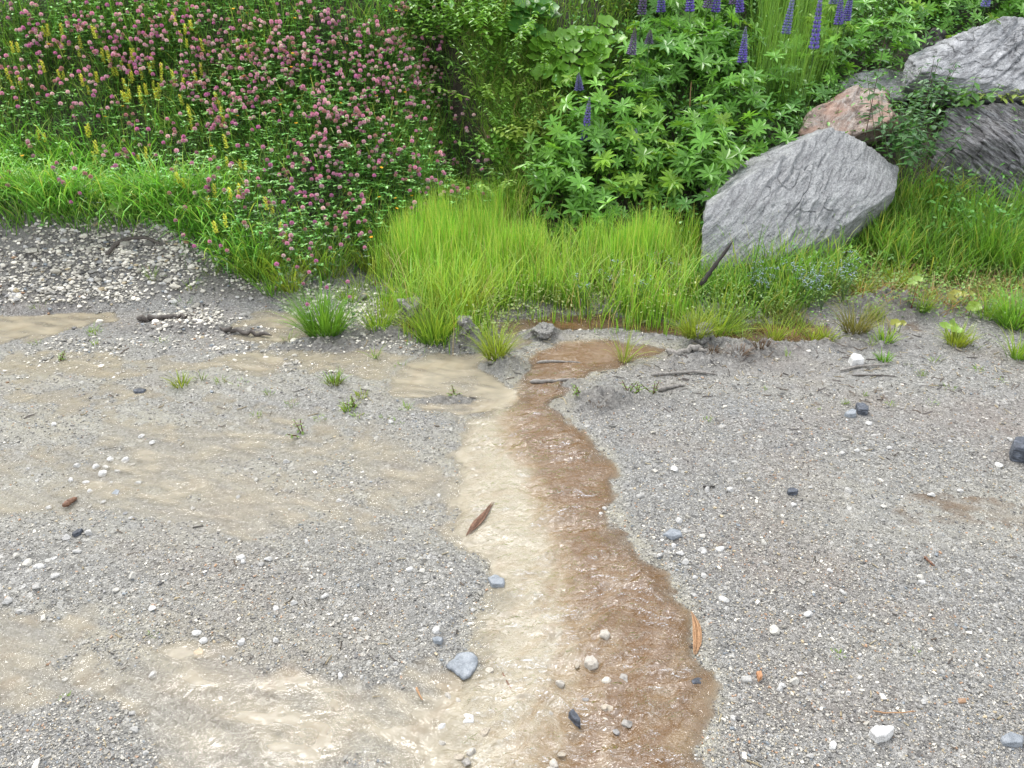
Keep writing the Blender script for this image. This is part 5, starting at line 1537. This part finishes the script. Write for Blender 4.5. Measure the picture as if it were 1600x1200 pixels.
for u, v, h, w_, n in [(95,515,10,20,8),(148,522,12,34,22),(60,480,10,40,26),(143,518,16,30,20),(95,560,14,10,6),(55,536,12,26,12),(150,538,10,26,14),(250,536,14,20,12),(290,480,16,40,20),(315,595,14,24,18),(345,600,12,30,20),
        (420,615,12,20,18),(455,632,10,24,18),(500,652,8,26,20),(560,650,8,30,22),(620,660,8,30,16),(635,640,14,24,22),(375,600,10,30,16),(330,430,22,40,24),(240,440,26,24,24),(300,455,18,40,30),(448,530,22,30,18),(625,572,10,24,14),
        (400,650,10,24,14),(100,1085,8,16,10),(240,990,8,20,12),(330,430,14,40,20),(600,655,8,20,12)]:
    tuft(u, v, h, w_, n, Y1 if n % 3 else O1, Y2 if n % 2 else G2, ll, gl, .7, 1.2, .003)
for u, v, h, w_, n in [(1440,590,12,16,20),(1320,632,9,12,24),(1350,618,8,10,18),(1392,632,10,14,14),(1460,566,14,16,14),(1525,582,10,24,26),(1455,632,8,30,14),(1105,656,9,14,14),(1195,612,8,12,10),(1310,1025,10,20,14),(1430,1020,8,16,8),
        (1360,545,22,16,14),(1480,610,7,40,20),(1560,600,7,30,14),(1180,540,12,20,16),(1160,545,20,24,24),(1230,560,14,14,10),(1420,575,8,12,8),(1280,640,6,8,8)]:
    tuft(u, v, h, w_, n, Y1 if n % 4 else O1, Y2 if n % 2 else G2, lr, gr, .7, 1.2, .003)

for u, v, h, w_, n, lb in [(1150,568,18,50,60,'dead brown grass clump on the mud right of the pool'), (1188,556,22,40,50,'dead brown grass clump below the bright pool tuft'), (1112,562,14,30,30,'dead brown grass clump beside the thick driftwood'), (935,640,12,40,26,'dead brown stubble on the mud by the stream bend')]:
    tuft(u, v, h, w_, n, (.05, .035, .025), (.20, .14, .085), lb, None, .9, 1.2, .004)

for i, (u, v, h, w_) in enumerate(TR):
    tuft(u, v, h, w_, 60 + 10*i, (G1, Y1)[i % 2], Y2, 'loose fresh grass tuft in the pale gravel between the heap and the tall bright grass', 'grass tufts between the heap and the bright grass', .5, 1.0, .004)

# plant litter washed onto the gravel: nobody could count it
def litter():
    A = Acc(); r = np.random.default_rng(77); n = 0
    while n < 420:
        if n < 280: u, v = r.uniform(700, 1600), r.normal(575, 35)
        elif n < 340: u, v = r.uniform(0, 760), r.normal(590, 50)
        else: u, v = r.uniform(0, 1600), r.uniform(640, 1200)
        if v < 515 or v > 1230: continue
        x, y = [float(q) for q in flat(u, v)]
        if abs(x) > 3.2 or float(water_depth(np.array([x]), np.array([y]))[0]) > .004: continue
        a, ln = r.uniform(0, 6.28), r.uniform(.012, .05)*(1 if n < 340 else .7)
        px_ = np.array([x + ln*t*math.cos(a + b) for t, b in ((-.5, 0), (0, r.normal(0, .3)), (.5, r.normal(0, .3)))]); py_ = np.array([y + ln*t*math.sin(a) for t in (-.5, 0, .5)])
        c = [(.05, .04, .03), (.12, .085, .055), (.30, .24, .14), (.08, .06, .05), (.38, .32, .20)][int(r.integers(0, 5))]
        tube(A, np.stack([px_, py_, H(px_, py_) + .003], 1), r.uniform(.0008, .0024), c, 4); n += 1
    o = A.build('plant_litter', M_CHIP); tag(o, 'fine dead stems and bark crumbs strewn over the wet gravel', 'litter', kind='stuff')
litter()
